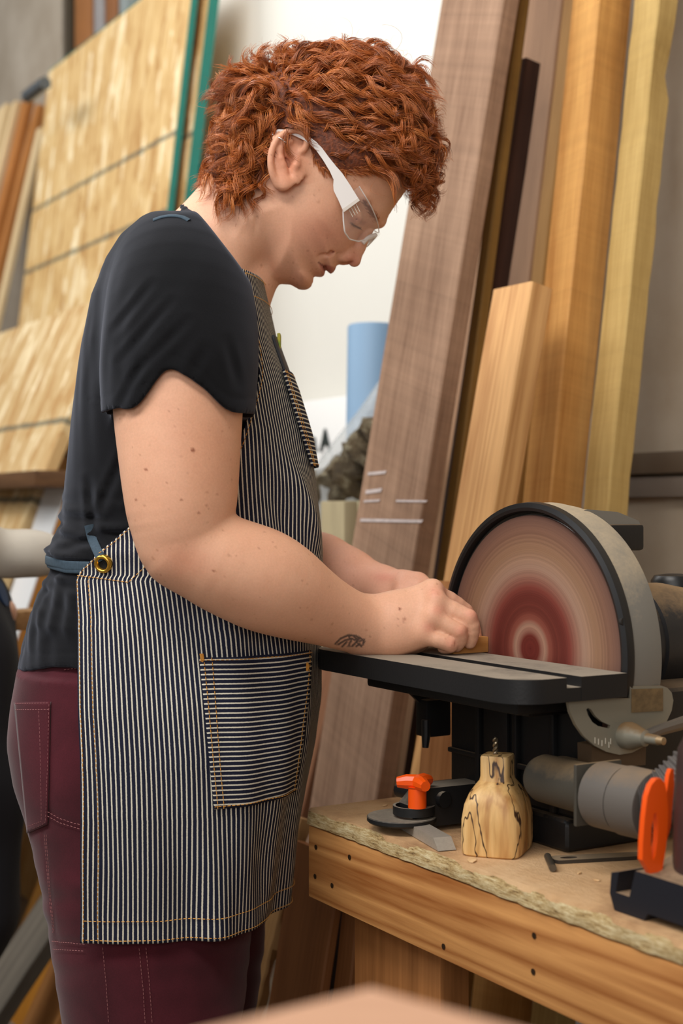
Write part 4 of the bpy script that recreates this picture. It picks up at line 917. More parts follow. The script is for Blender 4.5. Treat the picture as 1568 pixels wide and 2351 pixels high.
# near hand
B.chain([C4(835, 1412, 1.668, 34), C4(905, 1396, 1.668, 33), C4(985, 1362, 1.668, 29)], .014, sy=.9)
B.chain([C4(838, 1430, 1.664, 38), C4(910, 1418, 1.660, 37), C4(990, 1390, 1.655, 28)], .014, sy=.85)
B.chain([C4(838, 1448, 1.664, 38), C4(905, 1446, 1.657, 37), C4(982, 1424, 1.648, 28)], .014, sy=.85)
B.chain([C4(842, 1462, 1.668, 33), C4(900, 1466, 1.660, 33), C4(965, 1460, 1.650, 28)], .014, sy=.9)
B.chain([C4(880, 1455, 1.682, 40), C4(950, 1455, 1.676, 38), C4(985, 1440, 1.672, 30)], .014)
FING = {'index': [(992, 1362, 1.668, 25), (1030, 1380, 1.676, 22.5), (1066, 1404, 1.684, 20), (1082, 1432, 1.688, 18.5), (1090, 1462, 1.688, 16.5)],
        'middle': [(1000, 1388, 1.654, 25), (1040, 1402, 1.650, 22), (1076, 1423, 1.648, 20.5), (1083, 1448, 1.651, 18.5), (1078, 1474, 1.657, 16)],
        'ring': [(990, 1421, 1.646, 25), (1025, 1434, 1.642, 22), (1051, 1450, 1.641, 20.5), (1055, 1467, 1.645, 18), (1048, 1482, 1.651, 15.5)],
        'pinky': [(968, 1456, 1.646, 24), (1005, 1467, 1.640, 20.5), (1031, 1477, 1.639, 18.5), (1032, 1484, 1.645, 16), (1018, 1487, 1.652, 14)]}
for nm, f in FING.items():
    k0 = .012
    B.chain([C4(*p) for p in f[:2]], .005); B.chain(smooth_path([C4(*p) for p in f[1:]], 7), .0013)
for gp in ([(1008, 1362, 1.652), (1035, 1378, 1.656), (1064, 1396, 1.662)], [(1012, 1403, 1.640), (1040, 1418, 1.638), (1064, 1436, 1.637), (1068, 1460, 1.640)], [(996, 1446, 1.634), (1024, 1456, 1.631), (1048, 1467, 1.631), (1046, 1480, 1.634)]):
    B.chain([(*Q(*p), .0013) for p in gp], .0025, 's')
B.chain([C4(880, 1425, 1.684, 38), C4(950, 1436, 1.704, 30), C4(1010, 1452, 1.712, 24), C4(1058, 1470, 1.706, 19), C4(1078, 1478, 1.700, 16)], .008)
for (x, y, Y, r) in ((996, 1350, 1.662, 14), (1003, 1376, 1.646, 15), (995, 1412, 1.639, 14), (972, 1445, 1.641, 13)): B.sphere(Q(x, y, Y), r/FPX*Y, .014)
for (x, y, Y, r) in ((1080, 1412, 1.643, 11), (1056, 1446, 1.637, 10)): B.sphere(Q(x, y, Y), r/FPX*Y, .007)
# far (left) arm and hand
B.chain([C4(440, 680, 1.945, 100), C4(470, 900, 1.965, 110), C4(505, 1130, 1.96, 96), C4(530, 1225, 1.945, 85)], .02)
B.chain([C4(535, 1232, 1.945, 82), C4(640, 1275, 1.92, 88), C4(740, 1312, 1.88, 80), C4(800, 1330, 1.855, 66), C4(860, 1346, 1.83, 47), C4(885, 1350, 1.82, 44)], .016)
B.chain([C4(880, 1344, 1.82, 38), C4(935, 1345, 1.795, 32)], .012); B.chain([C4(880, 1362, 1.815, 38), C4(935, 1372, 1.79, 34)], .012)
for k, (y0, dy, Y0) in enumerate(((1330, 4, 1.80), (1348, 16, 1.782), (1368, 30, 1.768), (1388, 44, 1.758))):
    B.chain([C4(925, y0+4, Y0, 24), C4(962, y0+6, Y0-.012, 19), C4(978, y0+12+dy*.3, Y0-.02, 16)], .008)
    B.chain([C4(978, y0+12+dy*.3, Y0-.02, 16), C4(990, y0+36+dy*.5, Y0-.03, 15), C4(985, y0+60+dy*.5, Y0-.035, 13.5)], .002)
B.chain([C4(890, 1375, 1.80, 34), C4(950, 1410, 1.76, 24), C4(1000, 1440, 1.735, 19), C4(1030, 1458, 1.73, 16)], .008)
V, F = B.mesh((-.32, 1.42, -.52), (.24, 2.09, .60), .0020, thr=1.75)
# keep only the largest connected piece
def biggest(V, F):
    n = len(V); lab = np.arange(n)
    for _ in range(400):
        m = lab[F].min(1); new = lab.copy()
        for j in range(4): np.minimum.at(new, F[:, j], m)
        new = new[new]
        if (new == lab).all(): break
        lab = new
    u, c = np.unique(lab, return_counts=True); keep = lab == u[c.argmax()]
    idx = -np.ones(n, int); idx[keep] = np.arange(keep.sum()); Fk = F[keep[F].all(1)]; return V[keep], idx[Fk]
V, F = biggest(V, F)
def px_of(V): return 784+V[:, 0]/V[:, 1]*FPX, 1175.5-V[:, 2]/V[:, 1]*FPX
# skin tone: colour that belongs to the skin itself
X, Yp = px_of(V); near = V[:, 1] < YH
base = np.tile(np.array(lin((226, 176, 146))), (len(V), 1))
def tint(mask, col, amt): 
    global base
    m = (np.clip(mask, 0, 1)*amt)[:, None]; base = base*(1-m)+np.array(lin(col))*m
gs = lambda cx, cy, sx, sy: np.exp(-(((X-cx)/sx)**2+((Yp-cy)/sy)**2))
hd = (Yp < 680) & (X > 560)
tint(gs(740, 540, 75, 55)*hd, (214, 142, 120), .5); tint(gs(812, 598, 22, 22)*hd, (206, 128, 110), .6); tint(gs(700, 640, 50, 30)*hd, (214, 150, 126), .35)
tint(gs(662, 370, 45, 70)*hd*(np.abs(V[:, 1]-YH) > .072), (222, 136, 104), .5)
lipm = hd*(poly_sd(np.stack([X, Yp], 1), [(730, 602), (742, 606), (757, 610), (772, 614), (770, 624), (757, 630), (748, 622), (747, 633), (738, 633), (737, 620)])); tint(hd*np.clip((2-lipm)/4, 0, 1)*((Yp > 600)), (176, 100, 92), .7)
def seg_d(pts):
    d = np.full(len(X), 1e9)
    for (a, b) in zip(pts[:-1], pts[1:]):
        a = np.array(a, float); b = np.array(b, float); e = b-a; t = np.clip(((X-a[0])*e[0]+(Yp-a[1])*e[1])/(e@e), 0, 1)
        d = np.minimum(d, np.hypot(X-a[0]-t*e[0], Yp-a[1]-t*e[1]))
    return d
face_n = hd & (np.abs(V[:, 1]-YH) > .004)
tint(face_n*np.clip((3.2-seg_d([(806, 512), (814, 519), (827, 524)]))/2, 0, 1), (74, 44, 34), .85)       # lash line
tint(face_n*np.exp(-(seg_d([(806, 506), (820, 504), (834, 512)])/7)**2), (172, 112, 98), .6)            # lid
tint(face_n*np.clip((5-seg_d([(836, 463), (850, 480), (860, 496), (866, 507)]))/5, 0, 1), (124, 66, 34), .6)  # brow roots
tint(hd*np.clip((2.4-seg_d([(749, 621), (741, 610), (731, 602)]))/2, 0, 1), (96, 44, 40), .8)
arm = (Yp > 820) & near
tint(arm*(gs(470, 1040, 90, 120)), (214, 150, 116), .35); tint(arm*gs(420, 1290, 60, 40), (208, 140, 112), .45)
for c in ((1000, 1360), (1006, 1400), (985, 1440), (1082, 1410), (1058, 1450), (1035, 1478)): tint((Yp > 1200)*gs(c[0], c[1], 16, 14), (218, 138, 116), .5)
tint((Yp > 1200)*gs(880, 1325, 26, 12)*(V[:, 1] > 1.74), (206, 110, 92), .6)
tint(((V[:, 1] > 1.74) & (Yp > 1200)), (226, 166, 144), .5)
# freckles and moles
rs = np.random.RandomState(11); fr = np.zeros(len(V))
from mathutils import kdtree as _kd
vis = np.nonzero(((Yp > 930) & (Yp < 1500) & (X > 270)) | (hd & (X < 830)))[0]
seeds = rs.choice(vis, 1100); kd = _kd.KDTree(len(vis))
for i, q in enumerate(V[vis]): kd.insert(q, i)
kd.balance()
for sd in seeds:
    r = rs.uniform(.0009, .0021); a = rs.uniform(.1, .42)
    for (co, i, d) in kd.find_range(V[sd], r): fr[vis[i]] = max(fr[vis[i]], a*(1-.5*d/r))
for (x, y, r, a) in ((443, 1034, 6, .9), (335, 1078, 4.5, .8), (416, 1148, 4, .7), (456, 1177, 4, .6), (491, 1311, 4, .8), (312, 1147, 4, .7), (918, 1398, 4.5, .9), (913, 1421, 3.5, .5), (929, 1421, 5, .6), (706, 576, 3.5, .4)):
    fr = np.maximum(fr, a*np.clip((r-np.hypot(X-x, Yp-y))/2.5, 0, 1)*near)
tint(fr, (138, 74, 48), 1.0)
# wrist tattoo
ink = [[(770, 1478), (782, 1466), (800, 1458), (818, 1460), (832, 1468)], [(776, 1480), (792, 1470), (808, 1466), (820, 1472)], [(800, 1458), (806, 1470), (800, 1484)], [(814, 1462), (826, 1472), (836, 1468), (834, 1478)], [(808, 1484), (818, 1474), (830, 1484), (836, 1474)], [(818, 1484), (826, 1478)], [(786, 1484), (796, 1474)]]
td = np.full(len(V), 1e9)
for l in ink: td = np.minimum(td, seg_d(l))
tint(near*(V[:, 1] < 1.69)*np.clip((3.4-td)/2.2, 0, 1), (62, 56, 58), .88)
t = NT('skin'); at = t.n('ShaderNodeVertexColor', layer_name='tone'); mp = t.coords()
nz = t.n('ShaderNodeTexNoise', {'Vector': mp, 'Scale': 28.0, 'Detail': 4.0}); fn_ = t.n('ShaderNodeTexNoise', {'Vector': mp, 'Scale': 420.0, 'Detail': 3.0})
mx = t.mix(.5, at, t.ramp(nz, [(.3, (.93, .84, .80)), (.7, (1.05, 1.04, 1.03))]), 'MULTIPLY'); mx = t.mix(.35, mx, t.ramp(fn_, [(.3, (.86, .8, .78)), (.7, (1.08, 1.06, 1.05))]), 'MULTIPLY')
t.color(mx); t.b.inputs['Roughness'].default_value = .52; t.b.inputs['Specular IOR Level'].default_value = .35
t.b.inputs['Subsurface Weight'].default_value = .18; t.b.inputs['Subsurface Radius'].default_value = (.010, .0035, .0018); t.b.inputs['Subsurface Scale'].default_value = 1.0
t.bump(fn_, .12, .0006); m_skin = t.m
body = raw('body', view(V), F, m_skin, person, angle=180, attrs={'tone': base}); body['label'] = 'pale freckled skin, wrist tattoo'
BODY_V, BODY_F = V, F
from mathutils.bvhtree import BVHTree
def bvh(V, F): return BVHTree.FromPolygons([tuple(v) for v in V], [tuple(int(i) for i in f) for f in F])
def cast(tree, px, py, lift=.001):
    d = Vector(((px-784)/FPX, 1, -(py-1175.5)/FPX)).normalized(); h = tree.ray_cast(Vector((0, 0, 0)), d)
    if h[0] is None: return None, None
    n = h[1] if h[1].dot(d) < 0 else -h[1]
    return np.array(h[0]-d*lift), np.array(n)
def wav(P, seed, freq, n=5):
    rs = np.random.RandomState(seed); o = 0
    for i in range(n):
        k = rs.normal(size=3)*np.array(freq); o = o+np.sin(P @ k+rs.uniform(0, 6.28))
    return o/n
def sec_fn(da_back=0.0, da_front=0.0, db=0.0, p=2.35):
    def fn(P):
        cx, a, b = sec(P[..., 2]); cx = cx+(da_front-da_back)/2; a = a+(da_front+da_back)/2; b = b+db
        return ((np.abs((P[..., 0]-cx)/a)**p+np.abs((P[..., 1]-YH)/b)**p)**(1/p)-1)*np.minimum(a, b)*.9
    return fn
# ---------------------------------------------------------------- black t-shirt
T = SDF()
T.add(sec_fn(0, -.006, -.002), (-.45, YH-.2, -.24), (.0, YH+.2, .40), .01)
SLV = [(432, 575, 1.665, 92), (420, 625, 1.635, 128), (416, 700, 1.612, 150), (414, 780, 1.600, 158), (412, 860, 1.592, 161), (408, 1000, 1.583, 160)]
HOL = [(405, 800, 1.590, 146), (409, 950, 1.580, 148), (410, 1060, 1.575, 146)]
zl = lambda P: 1175.5-P[..., 2]/P[..., 1]*FPX
xl = lambda P: 784+P[..., 0]/P[..., 1]*FPX
def HEM(x): return 950-98*np.exp(-np.abs((x-402)/(74+10*(x > 402)))**2.4)+5*np.sin((x-300)/17)*np.exp(-((x-400)/120)**2)-10*np.exp(-((x-262)/25)**2)
def sub(parts):
    s_ = SDF()
    for p_, k in parts: s_.chain(p_, k)
    return lambda P: s_.ev(P)
slv_f = sub([(smooth_path([C4(*p) for p in SLV], 14), .02)]); hol_f = sub([([C4(*p) for p in HOL], .004)])
def sleeve(P):
    hem = HEM(xl(P))+np.where(P[..., 1] > 1.60, 10, 0); return np.maximum(np.maximum(slv_f(P), (zl(P)-hem)/FPX*P[..., 1]), -hol_f(P))
T.add(sleeve, (-.36, 1.46, .09), (-.07, 1.75, .36), .022)
slf = sub([([C4(455, 585, 1.90, 90), C4(450, 690, 1.94, 125), C4(465, 900, 1.962, 135)], .03)])
T.add(lambda P: np.maximum(slf(P), (zl(P)-950)/FPX*P[..., 1]), (-.36, 1.84, .08), (-.04, 2.10, .38), .022)
# waist hem of the shirt
T.add(lambda P: (zl(P)-1536-5*np.sin(xl(P)/30.))/FPX*P[..., 1], (-.6, 1.3, -.5), (.2, 2.3, .6), .003, 'i', 0)
T.add(lambda P: (484-zl(P))/FPX*P[..., 1], (-.6, 1.3, .2), (.2, 2.3, .6), .004, 'i', 0)
# neck opening
e0 = np.array(xz(428, 477)); e1 = np.array(xz(562, 652)); ed = (e1-e0)/np.linalg.norm(e1-e0); nn = np.array([-ed[1], ed[0]])
if nn[1] < 0: nn = -nn
T.add(lambda P: (P[..., 0]-e0[0])*nn[0]+(P[..., 2]-e0[1])*nn[1], (-.6, 1.3, 0.0), (.2, 2.3, .6), .004, 'i', 0)
T.chain([(*Q(606, 440, YH), .060), (*Q(545, 505, YH), .0615), (*Q(478, 575, YH), .064)], .003, 's')
cc = (e0+e1)/2-nn*.003; ring = []
for a in np.linspace(0, 2*math.pi, 33):
    q = cc+ed*math.cos(a)*np.linalg.norm(e1-e0)*.50; ring.append((q[0], YH+.066*math.sin(a), q[1]-.004*abs(math.sin(a)), .0052))
T.chain(ring, .004)
# cloth folds
def folds(P):
    x, y = xl(P), zl(P); o = 0
    waist = np.exp(-((y-1270)/110)**2)*(x < 420)
    o = o+.0060*waist*wav(P, 5, (90, 70, 190))+.0040*np.exp(-((y-1420)/90)**2)*wav(P, 8, (110, 70, 90))
    o = o+.0012*np.exp(-((y-850)/230)**2)*wav(P, 3, (110, 90, 45))
    for (xa, ya, xb, yb, w, A) in ((395, 690, 275, 830, 9, .0022), (430, 735, 290, 880, 10, .0020), (350, 650, 262, 760, 9, .0018), (470, 800, 440, 860, 12, .0016), (330, 830, 275, 930, 9, .0018), (520, 780, 545, 880, 10, .0014), (300, 1010, 215, 1200, 10, .0022), (205, 1100, 215, 1230, 9, .0022), (160, 1330, 230, 1480, 10, .0024), (140, 1260, 230, 1235, 8, .0024), (120, 1345, 95, 1450, 10, .002), (235, 640, 205, 900, 12, .0016)):
        ex, ey = xb-xa, yb-ya; L2 = ex*ex+ey*ey; t = np.clip(((x-xa)*ex+(y-ya)*ey)/L2, 0, 1); dd = np.hypot(x-xa-t*ex, y-ya-t*ey)
        o = o+A*(np.exp(-(dd/w)**2)-.7*np.exp(-((dd-1.8*w)/w)**2))*np.sin(math.pi*np.clip(t, .03, .97))**.5*(P[..., 1] < YH)
    hem = HEM(x); o = o+.0007*np.exp(-((y-hem+34)/3.0)**2)*(P[..., 1] < 1.66)*(y > 780)
    o = o+.0007*np.exp(-((y-1500)/3.5)**2)*(x < 300)
    return o
T.add(folds, (-.6, 1.3, -.5), (.2, 2.3, .6), .001, 'add', 0)
V, F = T.mesh((-.44, 1.44, -.24), (.02, 2.10, .42), .0029, thr=1.6)
V, F = biggest(V, F); SH_V, SH_F = V, F
t = NT('black_jersey'); mp = t.coords(); nz = t.n('ShaderNodeTexNoise', {'Vector': mp, 'Scale': 900.0, 'Detail': 2.0}); n2 = t.n('ShaderNodeTexNoise', {'Vector': mp, 'Scale': 9.0, 'Detail': 3.0})
t.color(t.mix(.4, t.ramp(n2, [(.3, lin((11, 11, 12))), (.7, lin((18, 18, 20)))]), t.ramp(nz, [(.3, (.5, .5, .5)), (.7, (1.5, 1.5, 1.5))]), 'MULTIPLY'))
t.b.inputs['Roughness'].default_value = .95; t.b.inputs['Specular IOR Level'].default_value = .15; t.b.inputs['Sheen Weight'].default_value = .22; t.b.inputs['Sheen Roughness'].default_value = .5; t.b.inputs['Sheen Tint'].default_value = (.55, .6, .75, 1); t.bump(nz, .2, .0004); m_shirt = t.m
shirt = raw('t_shirt', view(V), F, m_shirt, person, angle=180); shirt['label'] = 'black cotton t-shirt'
SHT = bvh(V, F)
# ---------------------------------------------------------------- burgundy work trousers
L = SDF()
def hips(P):
    d = sec_fn(-.004, -.014, -.014, 2.3)(P)+.055*np.clip((-.24-P[..., 2])/.2, 0, 1)**2
    return np.maximum(d, (-P[..., 2]-.45))                                    # above the crotch
L.add(hips, (-.5, 1.55, -.48), (.05, 2.0, -.17), .03)
def leg(tab, Yc, bb):
    A = [(-(y-1175.5)/FPX*Yc, ((l+r)/2-784)/FPX*Yc, (r-l)/2/FPX*Yc, b) for y, l, r, b in tab]
    def fn(P):
        cx, a, b = interp(A, P[..., 2]); return (np.sqrt(((P[..., 0]-cx)/a)**2+((P[..., 1]-Yc)/b)**2)-1)*np.minimum(a, b)*.9
    return fn
tabn = [(1560, 60, 540, .085), (1700, 40, 550, .090), (1800, 42, 556, .093), (1900, 66, 564, .094), (2000, 90, 572, .095), (2100, 106, 580, .096), (2180, 117, 574, .094), (2300, 138, 562, .092), (2500, 170, 520, .085), (3100, 190, 450, .075), (3240, 190, 450, .075)]
tabf = [(1560, 90, 590, .09), (1700, 70, 610, .098), (1900, 110, 615, .100), (2100, 150, 612, .096), (2300, 180, 590, .092), (2500, 200, 550, .085), (3050, 220, 480, .075), (3200, 220, 480, .075)]
def legcut(f): return lambda P: np.maximum(np.maximum(f(P), P[..., 2]+.20), -P[..., 2]-.985)
L.add(legcut(leg(tabn, 1.705, .1)), (-.5, 1.55, -1.05), (.0, 1.83, -.18), .03)
L.add(legcut(leg(tabf, 1.865, .1)), (-.5, 1.74, -1.05), (.0, 2.02, -.18), .02)
L.add(lambda P: P[..., 2]+.178, (-.6, 1.3, -.5), (.2, 2.3, .0), .002, 'i', 0)
def pf(P):
    x, y = xl(P), zl(P)
    o = .0022*wav(P, 21, (50, 40, 120))*np.exp(-((y-2120)/160)**2)+.001*wav(P, 22, (22, 18, 22))
    for (pts, w, A) in (([(122, 2158), (200, 2166), (330, 2168), (570, 2150)], 5, .0012), ([(100, 1912), (110, 2000), (124, 2120), (132, 2158)], 3.5, .0007), ([(338, 2170), (345, 2351)], 4, .0008), ([(113, 1862), (160, 1888), (200, 1898)], 3.5, .0010)):
        dd = np.full(x.shape, 1e9)
        for (xa, ya), (xb, yb) in zip(pts[:-1], pts[1:]):
            ex, ey = xb-xa, yb-ya; tt_ = np.clip(((x-xa)*ex+(y-ya)*ey)/(ex*ex+ey*ey), 0, 1); dd = np.minimum(dd, np.hypot(x-xa-tt_*ex, y-ya-tt_*ey))
        o = o+A*np.exp(-(dd/w)**2)*(P[..., 1] < 1.70)
    return o
L.add(pf, (-.6, 1.3, -1.1), (.2, 2.3, .0), .001, 'add', 0)
V, F = L.mesh((-.47, 1.54, -1.02), (.02, 2.04, -.16), .0038); V, F = biggest(V, F)
t = NT('burgundy_canvas'); mp = t.coords(); nz = t.n('ShaderNodeTexNoise', {'Vector': mp, 'Scale': 700.0, 'Detail': 2.0}); n2 = t.n('ShaderNodeTexNoise', {'Vector': mp, 'Scale': 14.0, 'Detail': 5.0})
t.color(t.mix(.35, t.ramp(n2, [(.3, lin((60, 18, 26))), (.72, lin((82, 28, 38)))]), t.ramp(nz, [(.3, (.7, .7, .7)), (.7, (1.25, 1.25, 1.25))]), 'MULTIPLY')); t.b.inputs['Roughness'].default_value = .9; t.b.inputs['Specular IOR Level'].default_value = .15
t.b.inputs['Sheen Weight'].default_value = .15; t.bump(nz, .25, .0005); m_pants = t.m
pants = raw('trousers', view(V), F, m_pants, person, angle=180); pants['label'] = 'burgundy canvas work trousers'
PT = bvh(V, F)
def patch(tree, corners, nu, nv, off, edge_round=.0):
    """a cloth patch laid on a surface: corners are picture points in order tl,tr,br,bl"""
    c = np.array(corners, float); rows = []
    for j in range(nv+1):
        r = []
        for i in range(nu+1):
            u, v = i/nu, j/nv; p = (1-v)*((1-u)*c[0]+u*c[1])+v*((1-u)*c[3]+u*c[2]); q, n_ = cast(tree, p[0], p[1], 0)
            if q is None: q = Q(p[0], p[1], YH-.02); n_ = np.array([0, -1, 0.])
            r.append(q+n_*off)
        rows.append(r)
    return np.array(rows)
def dashes(pts, r=.0006, dash=.0038, gap=.0016):
    """stitch line along a 3D polyline"""
    p = np.array(pts, float); s_ = np.concatenate([[0], np.cumsum(np.linalg.norm(np.diff(p, axis=0), axis=1))]); g = G(); k = 0.0
    while k < s_[-1]-dash*.5:
        q = np.array([[np.interp(x, s_, p[:, i]) for i in range(3)] for x in (k, k+dash*.5, min(k+dash, s_[-1]))]); g.tube(q, [r*.7, r, r*.7], 4); k += dash+gap
    return g
def px_line(tree, pts, n=40, lift=.0012):
    c = np.array(pts, float); s_ = np.concatenate([[0], np.cumsum(np.hypot(*np.diff(c, axis=0).T))]); out = []
    for x in np.linspace(0, s_[-1], n):
        q, nn_ = cast(tree, np.interp(x, s_, c[:, 0]), np.interp(x, s_, c[:, 1]), 0)
        if q is not None: out.append(q+nn_*lift)
    return out
P = patch(PT, [(36, 1612), (118, 1611), (112, 1892), (66, 1912)], 14, 30, .0016); g = G().grid(P)
bp_ = raw('back_pocket', view(g.V()), g.f, m_pants, pants, angle=180, solid=.0022)
m_thr = plain('pinkish_thread', (146, 92, 92), .8)
g = G()
for ln in ([(40, 1616), (117, 1614)], [(40, 1630), (115, 1629)], [(93, 1632), (97, 1760), (99, 1885)], [(116, 1616), (112, 1770), (108, 1888), (72, 1905)], [(68, 1896), (98, 1884)], [(112, 1862), (140, 1878), (196, 1895)], [(112, 1872), (140, 1888), (196, 1906)], [(106, 1915), (115, 2030), (126, 2140)], [(110, 1915), (118, 2030), (129, 2140)], [(124, 2160), (198, 2166)], [(126, 2178), (198, 2182)], [(320, 2176), (328, 2260), (334, 2350)], [(335, 2174), (344, 2260), (350, 2350)], [(238, 2174), (246, 2260), (252, 2350)], [(150, 1540), (200, 1534)]):
    L3 = px_line(PT, ln, 30, .0026)
    if len(L3) > 3:
        q = dashes(L3, .00042, .003, .0016); 
        if q.n: g.add(q.V(), q.f)
st = raw('seam_stitching', view(g.V()), g.f, m_thr, pants, smooth=True); tag(st, 'pinkish seam stitching', kind='stuff')
# shoes (below the picture)
for sg, (Yc, x0) in {0: (1.685, 320), 1: (1.875, 350)}.items():
    fz = -CZ; xb = (x0-784)/FPX*Yc
    prof = [(-.09, .030, .05), (-.07, .040, .075), (0, .045, .085), (.06, .046, .065), (.12, .048, .045), (.17, .044, .038), (.20, .028, .026), (.21, .01, .015)]
    rows = []
    for (dx, hw, hh) in prof:
        a = np.linspace(0, math.pi, 11); rows.append(np.stack([np.full(11, xb+dx), Yc+hw*np.cos(a), fz+.002+hh*np.sin(a)], 1))
    g = G().grid(np.array(rows)); k = 11; n_ = len(prof)
    for i in range(n_-1): g.f.append((i*k, i*k+k-1, (i+1)*k+k-1, (i+1)*k))
    g.f.append(tuple(range(k))); g.f.append(tuple((n_-1)*k+j for j in range(k)))
    part('work_shoe', g, plain('brown_leather', (70, 48, 32), .5), person, frame='C', angle=60)

# ---------------------------------------------------------------- hickory striped apron
PITCH = .0054
def stripes(name):
    t = NT(name); uv = t.n('ShaderNodeUVMap', uv_map='UVMap'); sp = t.n('ShaderNodeSeparateXYZ', {'Vector': (uv, 0)})
    wob = t.n('ShaderNodeTexNoise', {'Vector': t.n('ShaderNodeMapping', {'Vector': (uv, 0), 'Scale': (1400, 500, 1)}), 'Scale': 1.0, 'Detail': 2.0})
    u = t.math('ADD', t.math('DIVIDE', (sp, 0), PITCH), t.math('MULTIPLY_ADD', wob, .12, -.06)); f = t.math('PINGPONG', u, .5)
    m = t.n('ShaderNodeMapRange', {'Value': f, 'From Min': .115, 'From Max': .175, 'To Min': 1.0, 'To Max': 0.0})
    tw = t.math('SINE', t.math('ADD', t.math('MULTIPLY', (sp, 0), 5200.0), t.math('MULTIPLY', (sp, 1), 5200.0)))
    navy = t.mix(t.math('MULTIPLY_ADD', wob, .8, .0), lin((20, 22, 36)), lin((44, 47, 68)))
    cream = t.mix(t.math('MULTIPLY_ADD', tw, .25, .3), lin((228, 222, 204)), lin((190, 184, 166)))
    t.color(t.mix(m, navy, cream)); t.b.inputs['Roughness'].default_value = .9; t.b.inputs['Specular IOR Level'].default_value = .15
    t.bump(t.math('ADD', wob, t.math('MULTIPLY', tw, .25)), .3, .0004); return t.m
m_ap = stripes('hickory_stripe')
PW = 2/2.35
def zy(y, Y): return -(y-1175.5)/FPX*Y
def AS(th, z, off=.0):
    cx, a, b = sec(z); c, s_ = np.cos(th), np.sin(th)
    return np.stack([cx+(a+off)*np.sign(c)*np.abs(c)**PW, YH-(b+off)*np.sign(s_)*np.abs(s_)**PW, z+0*th], -1)
EDGE = [(630, 556), (645, 559), (720, 574), (800, 591), (860, 597), (900, 588), (960, 566), (1030, 543), (1090, 500), (1150, 400), (1205, 302), (1260, 238), (1320, 175), (1400, 176), (1500, 180), (1760, 190), (2000, 196), (2200, 199)]
def theta_at(z, edge, lo=.02, hi=3.0):
    th = np.linspace(lo, hi, 1500); P = AS(th, np.full(1500, z), .006); x = 784+P[:, 0]/P[:, 1]*FPX; y = 1175.5-P[:, 2]/P[:, 1]*FPX
    f = x-(interp(edge, y)[0] if not callable(edge) else edge(y)); k = np.nonzero(f < 0)[0]
    return th[k[0]] if len(k) else hi
ZT, ZB = .284, -.486
def disp(th, z):
    y = 1175.5-z/1.70*FPX; u = th
    d = .0045*np.exp(-((y-1400)/130)**2)*np.sin(u*11+1.5)*np.exp(-((u-1.0)/.8)**2)
    d = d+.0095*np.exp(-((y-1180)/110)**2)*np.exp(-((u-.42+ (y-1180)*.0016)/.13)**2)-.007*np.exp(-((y-1230)/110)**2)*np.exp(-((u-.72+(y-1230)*.0014)/.13)**2)
    d = d+.003*np.exp(-((y-1000)/120)**2)*np.sin(u*7+.3)
    lowf = np.clip((y-1700)/400, 0, 1); d = d+lowf*(.006*np.sin(u*6.2+2.2)+.0035*np.sin(u*13+.4))
    d = d+.0015*np.sin(u*19+y*.012)*np.clip((y-1300)/300, 0, 1)
    d = d-.007*np.exp(-((y-1960)/120)**2)*np.exp(-((u-.62)/.16)**2)
    return d
def AP(th, z, off): 
    return AS(th, z, off+disp(th, z)+.006+.006*np.clip((-.12-z)/.1, 0, 1))
NR, NC = 230, 170
zs = np.linspace(ZB, ZT, NR); TH = np.array([theta_at(z, EDGE) for z in zs])
k_ = np.ones(5)/5; TH = np.convolve(np.pad(TH, 2, mode='edge'), k_, 'valid')
sg_ = np.linspace(-1, 1, NC); GP = np.zeros((NR, NC, 3)); UV = np.zeros((NR, NC, 2))
for i, z in enumerate(zs):
    th = sg_*TH[i]; P = AP(th, np.full(NC, z), 0.0); GP[i] = P
    fine_th = np.linspace(-TH[i], TH[i], 900); PF = AS(fine_th, np.full(900, z), .006); s_ = np.concatenate([[0], np.cumsum(np.linalg.norm(np.diff(PF, axis=0), axis=1))]); s_ -= np.interp(0, fine_th, s_)
    UV[i, :, 0] = np.interp(th, fine_th, s_)+.2; UV[i, :, 1] = z
zed = zy(1320, 1.63); ue = np.array([UV[i, -1, 0] for i in range(NR)]); ref = np.interp(zed, zs, ue)
for i, z in enumerate(zs):
    if z < zed: UV[i, :, 0] += ref-ue[i]                      # below the waist the stripes run parallel to the back edge
g = G().grid(GP); apron = raw('apron', view(g.V()), g.f, m_ap, person, angle=180, uv=UV.reshape(-1, 2), solid=.0014); apron['label'] = 'navy and cream hickory striped apron'
AT = bvh(g.V(), g.f)
def u_of(th, z):
    ft = np.linspace(0, abs(th)+1e-6, 200); PF = AS(ft, np.full(200, z), .006); return np.sign(th)*np.linalg.norm(np.diff(PF, axis=0), axis=1).sum()
def pocket(name, z1, z0, near, far, nu, nv, off, label):
    """near/far: picture-edge functions or fixed angles; stripes run across"""
    rows, uvs = [], []
    for j in range(nv+1):
        z = z1+(z0-z1)*j/nv
        ta = near(z); tb = far(z); th = np.linspace(tb, ta, nu+1)
        e = np.minimum(np.arange(nu+1), nu-np.arange(nu+1)); rows.append(AP(th, np.full(nu+1, z), off)); uvs.append(np.stack([np.full(nu+1, z)+.0007*np.sin(th*9), th*.15], -1))
    g = G().grid(np.array(rows)); o = raw(name, view(g.V()), g.f, m_ap, apron, angle=180, uv=np.array(uvs).reshape(-1, 2), solid=.003); o['label'] = label
    return o, np.array(rows)
Zp1, Zp0 = zy(1503, 1.635), zy(1842, 1.635)
e_l = [(1497, 455), (1842, 484)]; e_r = [(1515, 700), (1835, 664)]
pk, PR = pocket('apron_pocket', Zp1, Zp0, lambda z: theta_at(z, e_l), lambda z: theta_at(z, e_r), 40, 60, .0036, 'patch pocket with stripes running across')
b_l = [(840, 638), (1068, 704)]
